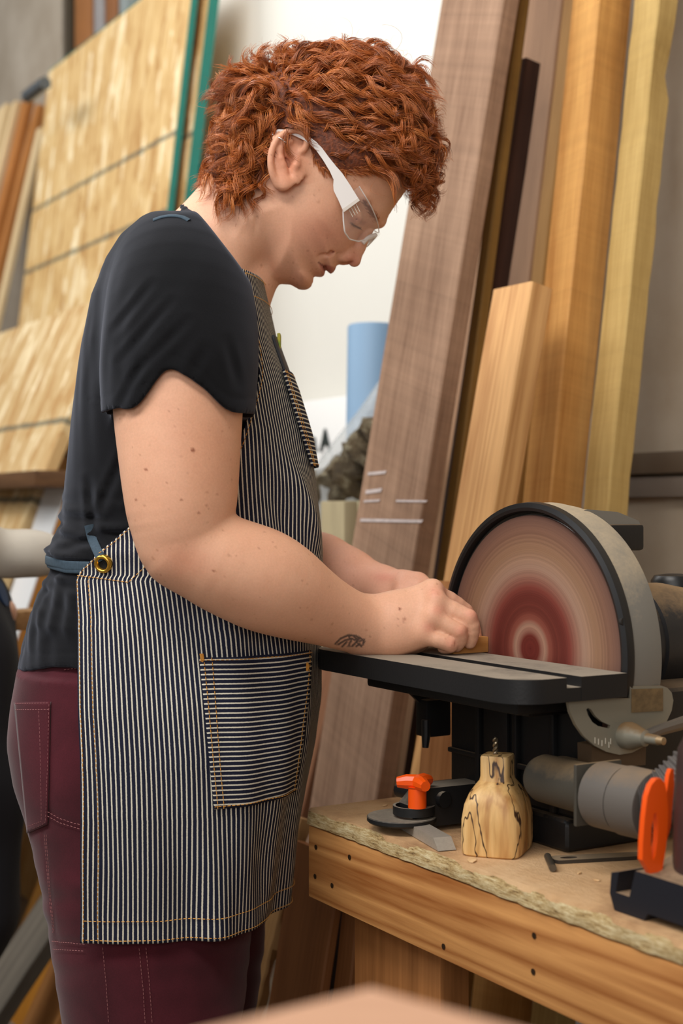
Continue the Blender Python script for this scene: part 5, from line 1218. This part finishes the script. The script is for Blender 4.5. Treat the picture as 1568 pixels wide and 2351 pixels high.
bk_, BR = pocket('bib_pocket', zy(852, 1.72), zy(1070, 1.72), lambda z: theta_at(z, b_l), lambda z: -theta_at(z, b_l), 40, 40, .0055, 'bib pocket with stripes running across')
pc, PCR = pocket('pocket_notebook', zy(775, 1.74), zy(870, 1.74), lambda z: .30, lambda z: -.35, 12, 10, .0025, 'dark notebook tucked in the bib pocket')
pc.data.materials.clear(); pc.data.materials.append(plain('dark_notebook', (44, 46, 52), .6))
q_, n_ = cast(AT, 632, 788, 0)
if q_ is not None:
    qq = AP(np.array([.12]), np.array([zy(788, 1.76)]), .004)[0]; part('green_tag', G().box(qq-np.array([.002, .012, .010]), qq+np.array([.002, .012, .010]), .001), plain('green_tag', (96, 150, 40), .6, c2=(196, 180, 60), nscale=200), pc, frame='C')
# stitching in ochre thread
m_och = plain('ochre_thread', (206, 146, 62), .7); g = G()
def ap_line(pts, n=60, off=.0024):
    p = np.array(pts, float); s_ = np.linspace(0, 1, len(p)); o = []
    for x in np.linspace(0, 1, n): o.append(AP(np.array([np.interp(x, s_, p[:, 0])]), np.array([np.interp(x, s_, p[:, 1])]), off)[0])
    return o
def add_st(L3, r=.00055):
    q = dashes(L3, r)
    if q.n: g.add(q.V(), q.f)
def along_edge(du, z0, z1, off=.0024, n=120):
    out = []
    for z in np.linspace(z0, z1, n):
        th = np.interp(z, zs, TH); cx, a, b = sec(z); P2 = AS(np.array([th, th-.05]), np.array([z, z]), .006); rate = .05/np.linalg.norm(P2[0]-P2[1]); out.append(AP(np.array([th-du*rate]), np.array([z]), off)[0])
    return out
zed = zy(1320, 1.63)
add_st(along_edge(.004, ZB+.002, zed)); add_st(along_edge(.019, ZB+.002, zed)); add_st(along_edge(.004, zed, ZT, n=200))
def hemline(z, off=.0024): return [AP(np.array([t_]), np.array([z]), off)[0] for t_ in np.linspace(-.9, np.interp(z, zs, TH)-.02, 200)]
add_st(hemline(ZB+.004)); add_st(hemline(ZB+.026)); add_st(hemline(ZT-.004)); add_st(hemline(ZT-.03))
for row in (BR, PR):
    off = np.array([0, -.0022, 0]); n1, n2 = row.shape[:2]
    lift = lambda p: p+(p-np.array([sec(p[2])[0], YH, p[2]]))*.012
    add_st([lift(row[j, n2-2]) for j in range(n1)]); add_st([lift(row[j, n2-4]) for j in range(n1)]); add_st([lift(row[1, i]) for i in range(n2)]); add_st([lift(row[n1-2, i]) for i in range(n2)]); add_st([lift(row[j, 2]) for j in range(n1)])
add_st(px_line(AT, [(176, 1322), (240, 1330), (296, 1338), (345, 1290)], 50, .002)); 
o = raw('stitching', view(g.V()), g.f, m_och, apron); tag(o, 'ochre stitching lines', kind='stuff')
for (x, y) in ((462, 1512), (695, 1530)):
    q, n_ = cast(AT, x, y, 0); gg = G()
    for k in range(7): gg.tube([q+n_*.0052+np.array([(k-3)*.0005, 0, -.005]), q+n_*.0056+np.array([(k-3)*.0005+.001, 0, .0]), q+n_*.0052+np.array([(k-3)*.0005, 0, .005])], .0007, 4)
    part('bar_tack', gg, m_och, pk, frame='C')
# brass grommet and ties
q, n_ = cast(AT, 240, 1293, 0); q = q+n_*.0045
m_brass = plain('brass', (214, 170, 70), .25, .9)
prof = [(-.004, .0108), (.0, .0108), (.0016, .0102), (.0026, .0086), (.0018, .0068), (-.004, .0060)]
part('grommet', G().lathe(q, n_, prof, 36, cap=False), m_brass, apron, frame='C', angle=70, label='brass grommet')
part('grommet_hole', G().lathe(q-n_*.0025, n_, [(0.0002, .0064), (.0004, .0003)], 24, cap=False), plain('dark_eyelet', (12, 12, 16), .9), apron, frame='C')
m_tie = plain('slate_blue_tape', (58, 76, 90), .9, noise=.25, nscale=300)
def ribbon(pts, nrm, wid, th=.0022):
    p = smooth_path(pts, 40); n_ = np.array(nrm) if np.ndim(nrm) == 2 else np.tile(np.array(nrm, float), (40, 1)); tg = np.gradient(p, axis=0); tg /= np.linalg.norm(tg, axis=1)[:, None]
    b = np.cross(tg, n_); b /= np.linalg.norm(b, axis=1)[:, None]; n2 = np.cross(b, tg); an = np.linspace(0, 2*math.pi, 12, endpoint=False)
    return G().grid(np.stack([p+np.outer(np.cos(an)*np.ones(1), [0, 0, 0])[0] if False else p+b*(wid/2*math.cos(x))+n2*(th/2*np.sign(math.sin(x))*abs(math.sin(x))**.5) for x in an], 1), closed_u=True)
tp = []
for (x, y) in ((205, 1205), (212, 1235), (220, 1255), (229, 1274), (236, 1286)):
    a_, nn_ = cast(SHT, x, y, 0); b_, nb_ = cast(AT, x, y, 0); c_ = a_ if b_ is None or (a_ is not None and a_[1] < b_[1]) else b_; tp.append(c_+np.array([0, -.003, 0]))
part('tie', ribbon(tp, (0, -1, 0), .011), m_tie, apron, frame='C', angle=60, label='slate blue cotton tie')
for dz, w in ((.0, .011), (-.005, .008)):
    pts, nr = [], []
    for th in np.linspace(np.interp(zy(1298, 1.63), zs, TH)-.05, 2*math.pi-2.2, 40):
        z = zy(1299, 1.66)+dz+.006*(1-math.exp(-max(0, th-2.4)*3)); pts.append(AS(np.array([th]), np.array([z]), .0035)[0]); nr.append([math.cos(th), -math.sin(th), 0])
    part('tie', ribbon(pts, np.array(nr), w), m_tie, apron, frame='C', angle=60, label='slate blue cotton tie around the waist')
sp_ = []
for (x, y) in ((352, 506), (372, 499), (396, 496), (418, 499), (434, 507)):
    a_, nn_ = cast(SHT, x, y, 0)
    if a_ is not None: sp_.append(a_+nn_*.0004)
if len(sp_) > 3: part('neck_strap', ribbon(sp_, (0, -.6, .8), .006), m_tie, apron, frame='C', angle=60, label='slate blue neck strap')
# ---------------------------------------------------------------- copper curls
def vnormals(V, F):
    n = np.cross(V[F[:, 2]]-V[F[:, 0]], V[F[:, 3]]-V[F[:, 1]]); o = np.zeros_like(V)
    for j in range(4): np.add.at(o, F[:, j], n)
    return o/(np.linalg.norm(o, axis=1)[:, None]+1e-12)
BN = vnormals(BODY_V, BODY_F); HX, HY = px_of(BODY_V)
HAIRLINE = [(520, 100), (1000, 100), (1000, 420), (944, 412), (915, 392), (880, 388), (835, 392), (800, 396), (770, 392), (748, 398), (722, 372), (708, 330), (695, 306), (650, 304), (628, 330), (618, 365), (612, 405), (598, 424), (560, 432), (536, 424), (520, 380)]
# points on the ear and far features are excluded by their distance from the mid plane and the outline
inh = poly_sd(np.stack([HX, HY], 1), HAIRLINE)
ear = (HX > 612) & (HX < 712) & (HY > 298) & (HY < 445) & (np.abs(BODY_V[:, 1]-YH) > .0772)
scalp = (inh < 0) & (HY < 440) & (HX > 515) & ~ear & (BODY_V[:, 2] > .38)
# under layer
rs = np.random.RandomState(2)
cap = scalp[BODY_F].all(1); idx = -np.ones(len(BODY_V), int); sel = np.unique(BODY_F[cap]); idx[sel] = np.arange(len(sel))
short = np.exp(-np.clip(-inh[sel], 0, 60)/16.0)
bump = .5+.5*wav(BODY_V[sel], 31, (170, 170, 170), 7)
CV = BODY_V[sel]+BN[sel]*(.0006+.0048*(1-short)*(1+.5*bump))[:, None]
t = NT('copper_hair'); at = t.n('ShaderNodeAttribute', attribute_name='tone'); r = t.ramp((at), [(0, (0, 0, 0)), (1, (1, 1, 1))])
t.t.links.new(at.outputs['Fac'], r.inputs[0]); r.color_ramp.elements[0].color = (*lin((92, 42, 16)), 1); r.color_ramp.elements[1].color = (*lin((226, 146, 80)), 1); e = r.color_ramp.elements.new(.45); e.color = (*lin((182, 98, 42)), 1)
t.color(r); t.b.inputs['Roughness'].default_value = .38; t.b.inputs['Specular IOR Level'].default_value = .55; m_hair = t.m
t = NT('hair_roots'); nz = t.n('ShaderNodeTexNoise', {'Vector': t.coords((1, 1, 1)), 'Scale': 260.0, 'Detail': 4.0}); t.color(t.ramp(nz, [(.3, lin((70, 30, 14))), (.7, lin((132, 66, 32)))])); t.b.inputs['Roughness'].default_value = .7; t.bump(nz, .8, .002); m_root = t.m
hair = raw('hair', view(CV), idx[BODY_F[cap]], m_root, person, angle=180); hair['label'] = 'short curly copper red hair'
# locks
pool = np.nonzero(scalp)[0]
def pick(mask, n): 
    p = pool[mask(HX[pool], HY[pool], BODY_V[pool, 1], inh[pool])]; return rs.choice(p, n)
LV, LF, LT = [], [], []; cnt = 0
def strands(P, r0, tone):
    """P: strands x points x 3"""
    global cnt
    m, n = P.shape[:2]; tg = np.gradient(P, axis=1); tg /= np.linalg.norm(tg, axis=2)[..., None]+1e-9
    a = np.cross(tg, np.array([.3, .5, .81])); a /= np.linalg.norm(a, axis=2)[..., None]+1e-9; b = np.cross(tg, a)
    rr = np.asarray(r0).reshape(-1, 1, 1)*np.interp(np.linspace(0, 1, n), [0, .7, 1], [1, .9, .25])[None, :, None]
    v = np.stack([P+a*rr*math.cos(2.094*k)+b*rr*math.sin(2.094*k) for k in range(3)], 2).reshape(-1, 3); LV.append(v); LT.append(np.repeat(np.broadcast_to(tone, (m,)), n*3))
    base_ = (np.arange(m)[:, None]*n+np.arange(n-1)[None]).reshape(-1, 1)*3+cnt
    for k in range(3): k2 = (k+1) % 3; LF.append(np.concatenate([base_+k, base_+k2, base_+3+k2, base_+3+k], 1))
    cnt += len(v)
def strand(path, r0, tone): strands(np.asarray(path)[None], np.array([r0]), tone)
def lock(vi, L, flow, lift, rc, turns, ns, spread, r0=.00034, grav=.0, n=20, tone=.47, noise=.22):
    p0 = BODY_V[vi]; nr = BN[vi]; f = np.array(flow, float)+rs.normal(0, noise, 3); f = f-nr*(f@nr)*.75; f /= np.linalg.norm(f)+1e-9
    lf = lift*rs.uniform(.75, 1.2); L = L*rs.uniform(.75, 1.2); t_ = np.linspace(0, 1, n)[None]*rs.uniform(.75, 1.0, (ns, 1))
    u = np.cross(f, nr); u /= np.linalg.norm(u)+1e-9; w = np.cross(u, f); ph = rs.uniform(0, 6.28); hand = rs.choice([-1, 1]); tn = turns*rs.uniform(.8, 1.2)
    C = p0+nr*(lf*(1-np.exp(-4*t_)))[..., None]+f*(t_*L)[..., None]+np.array([0, 0, -1.])*(grav*t_**2)[..., None]
    a = ph+hand*2*math.pi*tn*t_*(1+rs.normal(0, .04, (ns, 1)))+rs.normal(0, .28, (ns, 1)); rad = rc*np.minimum(1, t_*3.2)*(1+rs.normal(0, .16, (ns, 1)))
    P = C+u*(rad*np.cos(a))[..., None]+w*(rad*np.sin(a))[..., None]+(.35+.65*t_)[..., None]*(rs.normal(0, 1, (ns, 1, 3))*spread)
    strands(P, r0*rs.uniform(.8, 1.2, ns), np.clip(np.clip(rs.normal(tone, .16), 0, 1)+rs.normal(0, .12, ns), 0, 1))
# crown and sides: loose waves swept forward
for vi in pick(lambda x, y, Y, d: (d < -26) & (x > 575) & (x < 900) & (Y < YH+.055), 420):
    x = HX[vi]; top = np.clip((260-HY[vi])/80, 0, 1)
    lock(vi, .058, (.85 if x > 650 else -.5, -.05, .10-.5*(x > 820)), .011+.014*top, .0058, 1.0, 26, .0017, grav=.012, n=22)
for vi in pick(lambda x, y, Y, d: (d < -16) & (x > 575) & (x < 690) & (y > 165) & (y < 330) & (Y < YH+.03), 120):
    lock(vi, .044, (-.15 if HX[vi] < 640 else .5, -.1, -.55), .012, .0058, 1.1, 22, .0018, grav=.010)
# crown far side
for vi in pick(lambda x, y, Y, d: (d < -20) & (Y > YH+.03), 70): lock(vi, .045, (.4, .2, .2), .02, .006, 1.4, 10, .002, grav=.01)
# ridge of the crown: lifted curls that make the outline
for vi in pick(lambda x, y, Y, d: (y < 200) & (np.abs(Y-YH) < .05), 120): lock(vi, .034, (.6 if HX[vi] > 700 else -.2, 0, .25), .022, .0065, 1.3, 16, .0018, grav=.004)
# back of the head: longer curls falling to the nape
for vi in pick(lambda x, y, Y, d: (x < 615) & (y > 215) & (Y < YH+.06), 170):
    dn = np.clip((HY[vi]-230)/190, 0, 1); lock(vi, .040+.006*dn, (-.75+.15*dn, -.1, -.15-.75*dn), .016, .0060, 1.6, 18, .0018, grav=.018)
for vi in pick(lambda x, y, Y, d: (x < 640) & (y > 330) & (Y < YH+.06), 80): lock(vi, .034, (-.35, -.2, -.8), .012, .0060, 1.5, 16, .0018, grav=.010)
# forehead: tight curls tumbling forward
for vi in pick(lambda x, y, Y, d: (x > 868) & (y < 330) & (Y < YH+.06), 130): lock(vi, .034, (.85, -.1, -.35), .016, .0065, 1.7, 18, .0017, grav=.016)
for vi in pick(lambda x, y, Y, d: (x > 905) & (y > 290) & (y < 425) & (np.abs(Y-YH) < .055), 110): lock(vi, .040, (.55, -.05, -.85), .020, .0068, 1.9, 18, .0016, grav=.008)
# clipped sides: short straight hair lying forward
for vi in pick(lambda x, y, Y, d: (d > -60) & (x > 690) & (x < 930) & (y > 270) & (Y < YH), 900): lock(vi, .016, (.95, 0, -.25), .0018, .0008, .6, 5, .0012, r0=.00022, n=8)
for vi in pick(lambda x, y, Y, d: (d > -34) & (x > 615) & (x < 712) & (y > 255) & (y < 292) & (Y < YH), 200): lock(vi, .013, (.6, 0, -.5), .0018, .0008, .6, 5, .0012, r0=.00022, n=8)
for vi in pick(lambda x, y, Y, d: (x > 712) & (x < 790) & (y > 330) & (Y < YH), 160): lock(vi, .011, (.25, 0, -.95), .0015, .0006, .5, 5, .0012, r0=.00022, n=8)
# flyaways
for vi in pick(lambda x, y, Y, d: (d < -10) & (Y < YH+.06), 130): lock(vi, .05, (rs.normal(), -.2, rs.normal()), .028, .010, 1.4, 1, .002, r0=.00018, n=24)
LVa = np.concatenate(LV); LFa = np.concatenate(LF)
cu = raw('curls', view(LVa), LFa, m_hair, hair, angle=180, attrs={'tone': np.concatenate(LT)}); tag(cu, 'copper red curls', kind='stuff')
# eyebrow and lash hairs
HT = bvh(BODY_V, BODY_F); LV, LF, LT = [], [], []; cnt = 0
for k in range(260):
    u = rs.rand(); c = np.array([np.interp(u, [0, .4, .8, 1], [836, 850, 861, 866]), np.interp(u, [0, .4, .8, 1], [463, 481, 497, 506])])+rs.normal(0, 1.6+2.2*u, 2)
    q, n_ = cast(HT, c[0], c[1], 0)
    if q is None or abs(q[1]-YH) > .08: continue
    d = np.array([-.35, -.1, .8])+rs.normal(0, .2, 3); d -= n_*(d@n_)*.8; L_ = rs.uniform(.004, .008); tt_ = np.linspace(0, 1, 5); strand(q+np.outer(tt_*L_, d)+np.outer(.0012*np.sin(tt_*2.5), n_), .00016, rs.uniform(.15, .55))
for k in range(70):
    u = rs.rand(); c = np.array([807+u*20, 513+u*10.5]); q, n_ = cast(HT, c[0], c[1], 0)
    if q is None: continue
    d = np.array([.45, -.35, -.75]); tt_ = np.linspace(0, 1, 6); strand(q+np.outer(tt_*.006, d)+np.outer(.0015*tt_**2, [1, 0, .2]), .00012, .05)
ob = raw('brows_and_lashes', view(np.concatenate(LV)), np.concatenate(LF), m_hair, person, angle=180, attrs={'tone': np.concatenate(LT)}); tag(ob, 'reddish brown eyebrow and lashes', kind='stuff')

# =================================================================== safety glasses
gl = thing('safety_glasses', 'clear safety glasses with white temples worn by the woman', 'safety glasses', Q(800, 480, YH), 0.0, frame='C')
m_wp = plain('white_plastic', (236, 232, 230), .4)
tpl = [(708, 331), (716, 324), (726, 331), (740, 345), (756, 366), (772, 385), (786, 400), (804, 426), (822, 454), (786, 482), (777, 462), (766, 440), (765, 428), (766, 415), (757, 396), (742, 372), (726, 350), (714, 338)]
tail = [(716, 324), (700, 315), (670, 303), (640, 301), (630, 304), (624, 312), (632, 318), (645, 314), (672, 314), (700, 328), (714, 338)]
for sg in (-1, 1):
    Yf = lambda x: .0835-.0125*np.clip((x-715)/108, 0, 1)**1.3
    def mp_(px, py, lat):
        q = Q(px, py, YH-.074); return np.array([q[0], YH+sg*lat, q[2]])
    o = part('temple', G().prism(tpl, lambda x, y: mp_(x, y, Yf(x)), lambda x, y: mp_(x, y, Yf(x)+.0022)), m_wp, gl, frame='C', label='white plastic temple')
    part('temple_tip', G().prism(tail, lambda x, y: mp_(x, y, .0835-.004*np.clip((700-x)/70, 0, 1)), lambda x, y: mp_(x, y, .0855-.004*np.clip((700-x)/70, 0, 1))), m_wp, o, frame='C')
    h = part('hinge_plate', G().prism([(786, 482), (822, 454), (826, 460), (789, 489)], lambda x, y: mp_(x, y, Yf(x)-.0005), lambda x, y: mp_(x, y, Yf(x)+.0024)), plain('frosted_plastic', (214, 206, 198), .4), gl, frame='C')
    for k in range(4):
        a_ = (800+k*5.5, 478-k*4.0); b_ = (a_[0]+10, a_[1]+19); part('hinge_pin', G().tube([mp_(*a_, .0725), mp_(*b_, .0715)], .00045, 6), plain('bright_pin', (235, 225, 210), .2, .3), h, frame='C')
t = NT('clear_lens'); t.b.inputs['Base Color'].default_value = (.86, .86, .85, 1); t.b.inputs['Roughness'].default_value = .06; t.b.inputs['Alpha'].default_value = .07; t.b.inputs['Specular IOR Level'].default_value = .8; m_lens = t.m
UP = [(0, 823, 458, .0715), (.2, 838, 480, .0660), (.4, 850, 497, .0570), (.6, 861, 514, .0420), (.8, 868, 527, .0210), (1, 870, 533, 0)]
LO = [(0, 787, 487, .0715), (.15, 788, 530, .0690), (.3, 791, 556, .0640), (.45, 802, 568, .0530), (.6, 822, 568, .0390), (.8, 846, 556, .0220), (1, 862, 545, 0)]
rows = []
for t_ in np.linspace(0, 1, 26):
    a = [np.interp(t_, [u[0] for u in UP], [u[i] for u in UP]) for i in (1, 2, 3)]; b = [np.interp(t_, [u[0] for u in LO], [u[i] for u in LO]) for i in (1, 2, 3)]; r = []
    for v in np.linspace(0, 1, 12):
        x = a[0]*(1-v)+b[0]*v; y = a[1]*(1-v)+b[1]*v; l = a[2]*(1-v)+b[2]*v+.003*math.sin(math.pi*v)*(1-t_); q = Q(x, y, YH); r.append((q[0]+.003*math.sin(math.pi*v)*t_, l, q[2]))
    rows.append(r)
R0 = np.array(rows); near_ = R0.copy(); near_[..., 1] = YH-R0[..., 1]; far_ = R0[::-1].copy(); far_[..., 1] = YH+R0[::-1, :, 1]
full = np.concatenate([near_, far_[1:]], 0); g = G().grid(full); lens = raw('lens', view(g.V()), g.f, m_lens, gl, angle=180, solid=.0016); lens['label'] = 'clear wraparound lens'
m_rim = plain('lens_rim', (222, 214, 206), .3)
t = NT('lens_edge'); t.b.inputs['Base Color'].default_value = (.9, .88, .86, 1); t.b.inputs['Roughness'].default_value = .15; t.b.inputs['Alpha'].default_value = .7; m_rim = t.m
part('lens_rim', G().tube(full[:, -1], .0009, 6), m_rim, lens, frame='C'); part('lens_rim', G().tube(full[:, 0], .0007, 6), m_rim, lens, frame='C')
nb = [Q(832, 563, YH)+np.array([0, -.013, 0]), Q(846, 549, YH)+np.array([0, -.011, 0]), Q(860, 541, YH)+np.array([0, -.003, 0]), Q(860, 541, YH)+np.array([0, .003, 0]), Q(846, 549, YH)+np.array([0, .011, 0]), Q(832, 563, YH)+np.array([0, .013, 0])]
part('nose_bridge', G().tube(smooth_path(nb, 24), .0028, 8), m_rim, gl, frame='C')
# =================================================================== ear rings
m_sil = plain('silver', (220, 218, 214), .2, .95)
for (x, y, lb) in ((657, 314, 'upper silver hoop earring in the ear rim'), (646, 322, 'lower silver hoop earring in the ear rim')):
    q, n_ = cast(HT, x, y, 0); a = np.linspace(0.4, 2*math.pi-.4, 30); c = q+np.array([0, .002, 0]); ax1 = np.array([.55, -.55, -.35]); ax1 /= np.linalg.norm(ax1); ax2 = np.cross(ax1, np.array([.6, 0, .8])); ax2 /= np.linalg.norm(ax2)
    g = G().tube([c+.0068*(math.cos(u)*ax1+math.sin(u)*ax2) for u in a], .00075, 8)
    o = part('earring', g, m_sil, frame='C', M=Matrix.Translation(Vector(view(c))), angle=80); tag(o, lb, 'earring', 'earrings')
    part('earring_bead', G().lathe(c-.0068*ax1*math.cos(.0)*-1, (0, 0, 1), [(-.0013, .0004), (-.0008, .0011), (0, .0014), (.0008, .0011), (.0013, .0004)], 12), m_sil, o, frame='C')
# =================================================================== the piece being sanded
q = np.array([.968, 1.350, TZ]); o = part('wood_blank', G().box((.962, 1.349, TZ+.0003), (1.0128, 1.380, TZ+.0185), .0008), wood('blank_wood', (170, 112, 52), (206, 148, 84), along='x', rings=20), M=RM(q)); tag(o, 'small orange brown wooden block pressed against the abrasive disc', 'wood block')
# =================================================================== second person, mostly outside the left edge
YB = 2.30
p2 = thing('person', 'person cropped by the left edge, grey sleeve held out and dark navy trousers', 'person', Q(-150, 2351, YB)*np.array([1, 1, 0])+np.array([0, 0, -CZ]), 0.0, frame='C')
S2 = SDF()
S2.sphere(Q(-195, 560, YB), .088, .02, sc=(1.08, .86, 1.12)); S2.chain([C4(-150, 650, YB, 62), C4(-130, 690, YB, 40)], .03)      # head (out of frame)
S2.chain([C4(-82, 570, YB, 10), C4(-64, 615, YB, 15)], .012); S2.chain([C4(-85, 652, YB, 12), C4(-84, 668, YB, 12)], .01)
for sgn in (-1, 1):
    S2.sphere(Q(-190, 600, YB+sgn*.078), .022, .006, sc=(.8, .4, 1.3)); S2.sphere(Q(-92, 580, YB+sgn*.034), .014, .008, 's')
    S2.sphere(Q(-100, 582, YB+sgn*.032), .012, .002)
S2.chain([C4(-190, 640, YB, 70), C4(-190, 780, YB, 75)], .02)
S2.chain([C4(-260, 900, YB, 180), C4(-255, 1200, YB, 170), C4(-245, 1450, YB, 175)], .06, sy=1.1)
for sgn in (-1, 1): S2.chain([C4(-195, 1480, YB+sgn*.09, 130), C4(-185, 2000, YB+sgn*.09, 105), C4(-190, 2620, YB+sgn*.09, 60)], .03)
S2.chain([C4(-120, 900, YB-.16, 80), C4(-150, 1180, YB-.19, 66)], .03); S2.chain([C4(-150, 1190, YB-.19, 62), C4(-20, 1265, YB-.12, 48), C4(90, 1270, YB-.08, 36)], .02)
hand_ = [C4(90, 1270, YB-.08, 34), C4(140, 1274, YB-.06, 30)]; S2.chain(hand_, .01)
for k in range(4): S2.chain([C4(140, 1256+k*13, YB-.07+.012*k, 12), C4(178, 1262+k*12, YB-.06+.012*k, 10), C4(190, 1280+k*8, YB-.05+.012*k, 9)], .002)
S2.chain([C4(110, 1262, YB-.04, 14), C4(150, 1250, YB-.02, 11), C4(175, 1256, YB-.01, 10)], .004)
S2.chain([C4(-130, 900, YB+.16, 80), C4(-140, 1200, YB+.19, 66), C4(-40, 1390, YB+.05, 42), C4(-5, 1405, YB+.02, 34), C4(12, 1408, YB+.01, 26)], .02)
V, F = S2.mesh((-.95, 1.98, -1.02), (-.38, 2.68, .52), .008)
raw('body', view(V), F, m_skin if False else plain('skin_plain', (214, 168, 140), .5), p2, angle=180)
m_sl = plain('pale_grey_sleeve', (196, 190, 178), .85, noise=.08, nscale=20); m_nv = plain('dark_navy_cloth', (14, 16, 26), .9, noise=.3, nscale=14)
S3 = SDF(); S3.chain([C4(-260, 880, YB, 195), C4(-255, 1200, YB, 186), C4(-245, 1460, YB, 195)], .06, sy=1.1)
S3.chain([C4(-120, 880, YB-.16, 92), C4(-150, 1180, YB-.19, 80)], .03); S3.chain(smooth_path([C4(-150, 1190, YB-.19, 78), C4(-20, 1262, YB-.12, 48), C4(60, 1267, YB-.09, 45), C4(112, 1275, YB-.07, 36)], 10), .02)
S3.add(lambda P: .004*wav(P, 44, (40, 40, 40)), (-2, 1, -2), (2, 4, 2), .001, 'add', 0)
V, F = S3.mesh((-1.0, 1.95, -.28), (-.38, 2.72, .40), .007); raw('sleeve_shirt', view(V), F, m_sl, p2, angle=180)['label'] = 'pale grey long sleeved top'
S4 = SDF(); S4.chain([C4(-185, 1440, YB, 215), C4(-185, 1560, YB, 225)], .05, sy=1.05)
for sgn in (-1, 1): S4.chain([C4(-150, 1520, YB+sgn*.085, 185), C4(-130, 1800, YB+sgn*.085, 178), C4(-120, 2080, YB+sgn*.085, 160)], .03)
for sgn in (-1, 1): S4.chain([C4(-135, 2080, YB+sgn*.085, 130), C4(-150, 2590, YB+sgn*.09, 100)], .03)
S4.add(lambda P: .006*wav(P, 45, (22, 22, 30)), (-2, 1, -2), (2, 4, 2), .001, 'add', 0)
V, F = S4.mesh((-1.05, 1.98, -1.03), (-.40, 2.66, -.12), .008); raw('work_trousers', view(V), F, m_nv, p2, angle=180)['label'] = 'dark navy work trousers'
part('cuff', G().tube([Q(-40, 1378, YB-.02), Q(8, 1362, YB-.02)], .022, 14), plain('blue_cuff', (30, 58, 96), .8), p2, frame='C')

S5 = SDF(); S5.sphere(Q(-205, 545, YB), .098, .01, sc=(1.1, .90, 1.12)); S5.chain([C4(-290, 560, YB, 60), C4(-280, 680, YB, 50)], .03)
S5.add(lambda P: np.where(P[..., 2] > Q(0, 545, YB)[2], -.05, (xl(P)+185)/FPX*P[..., 1]), (-2, 1, 0), (2, 4, 2), .01, 'i', 0); S5.add(lambda P: .004*wav(P, 46, (150, 150, 90)), (-2, 1, -2), (2, 4, 2), .001, 'add', 0)
V, F = S5.mesh((-.9, 2.1, .2), (-.5, 2.5, .62), .006); raw('hair', view(V), F, plain('dark_brown_hair', (52, 34, 24), .6, noise=.4, nscale=120), p2, angle=180)
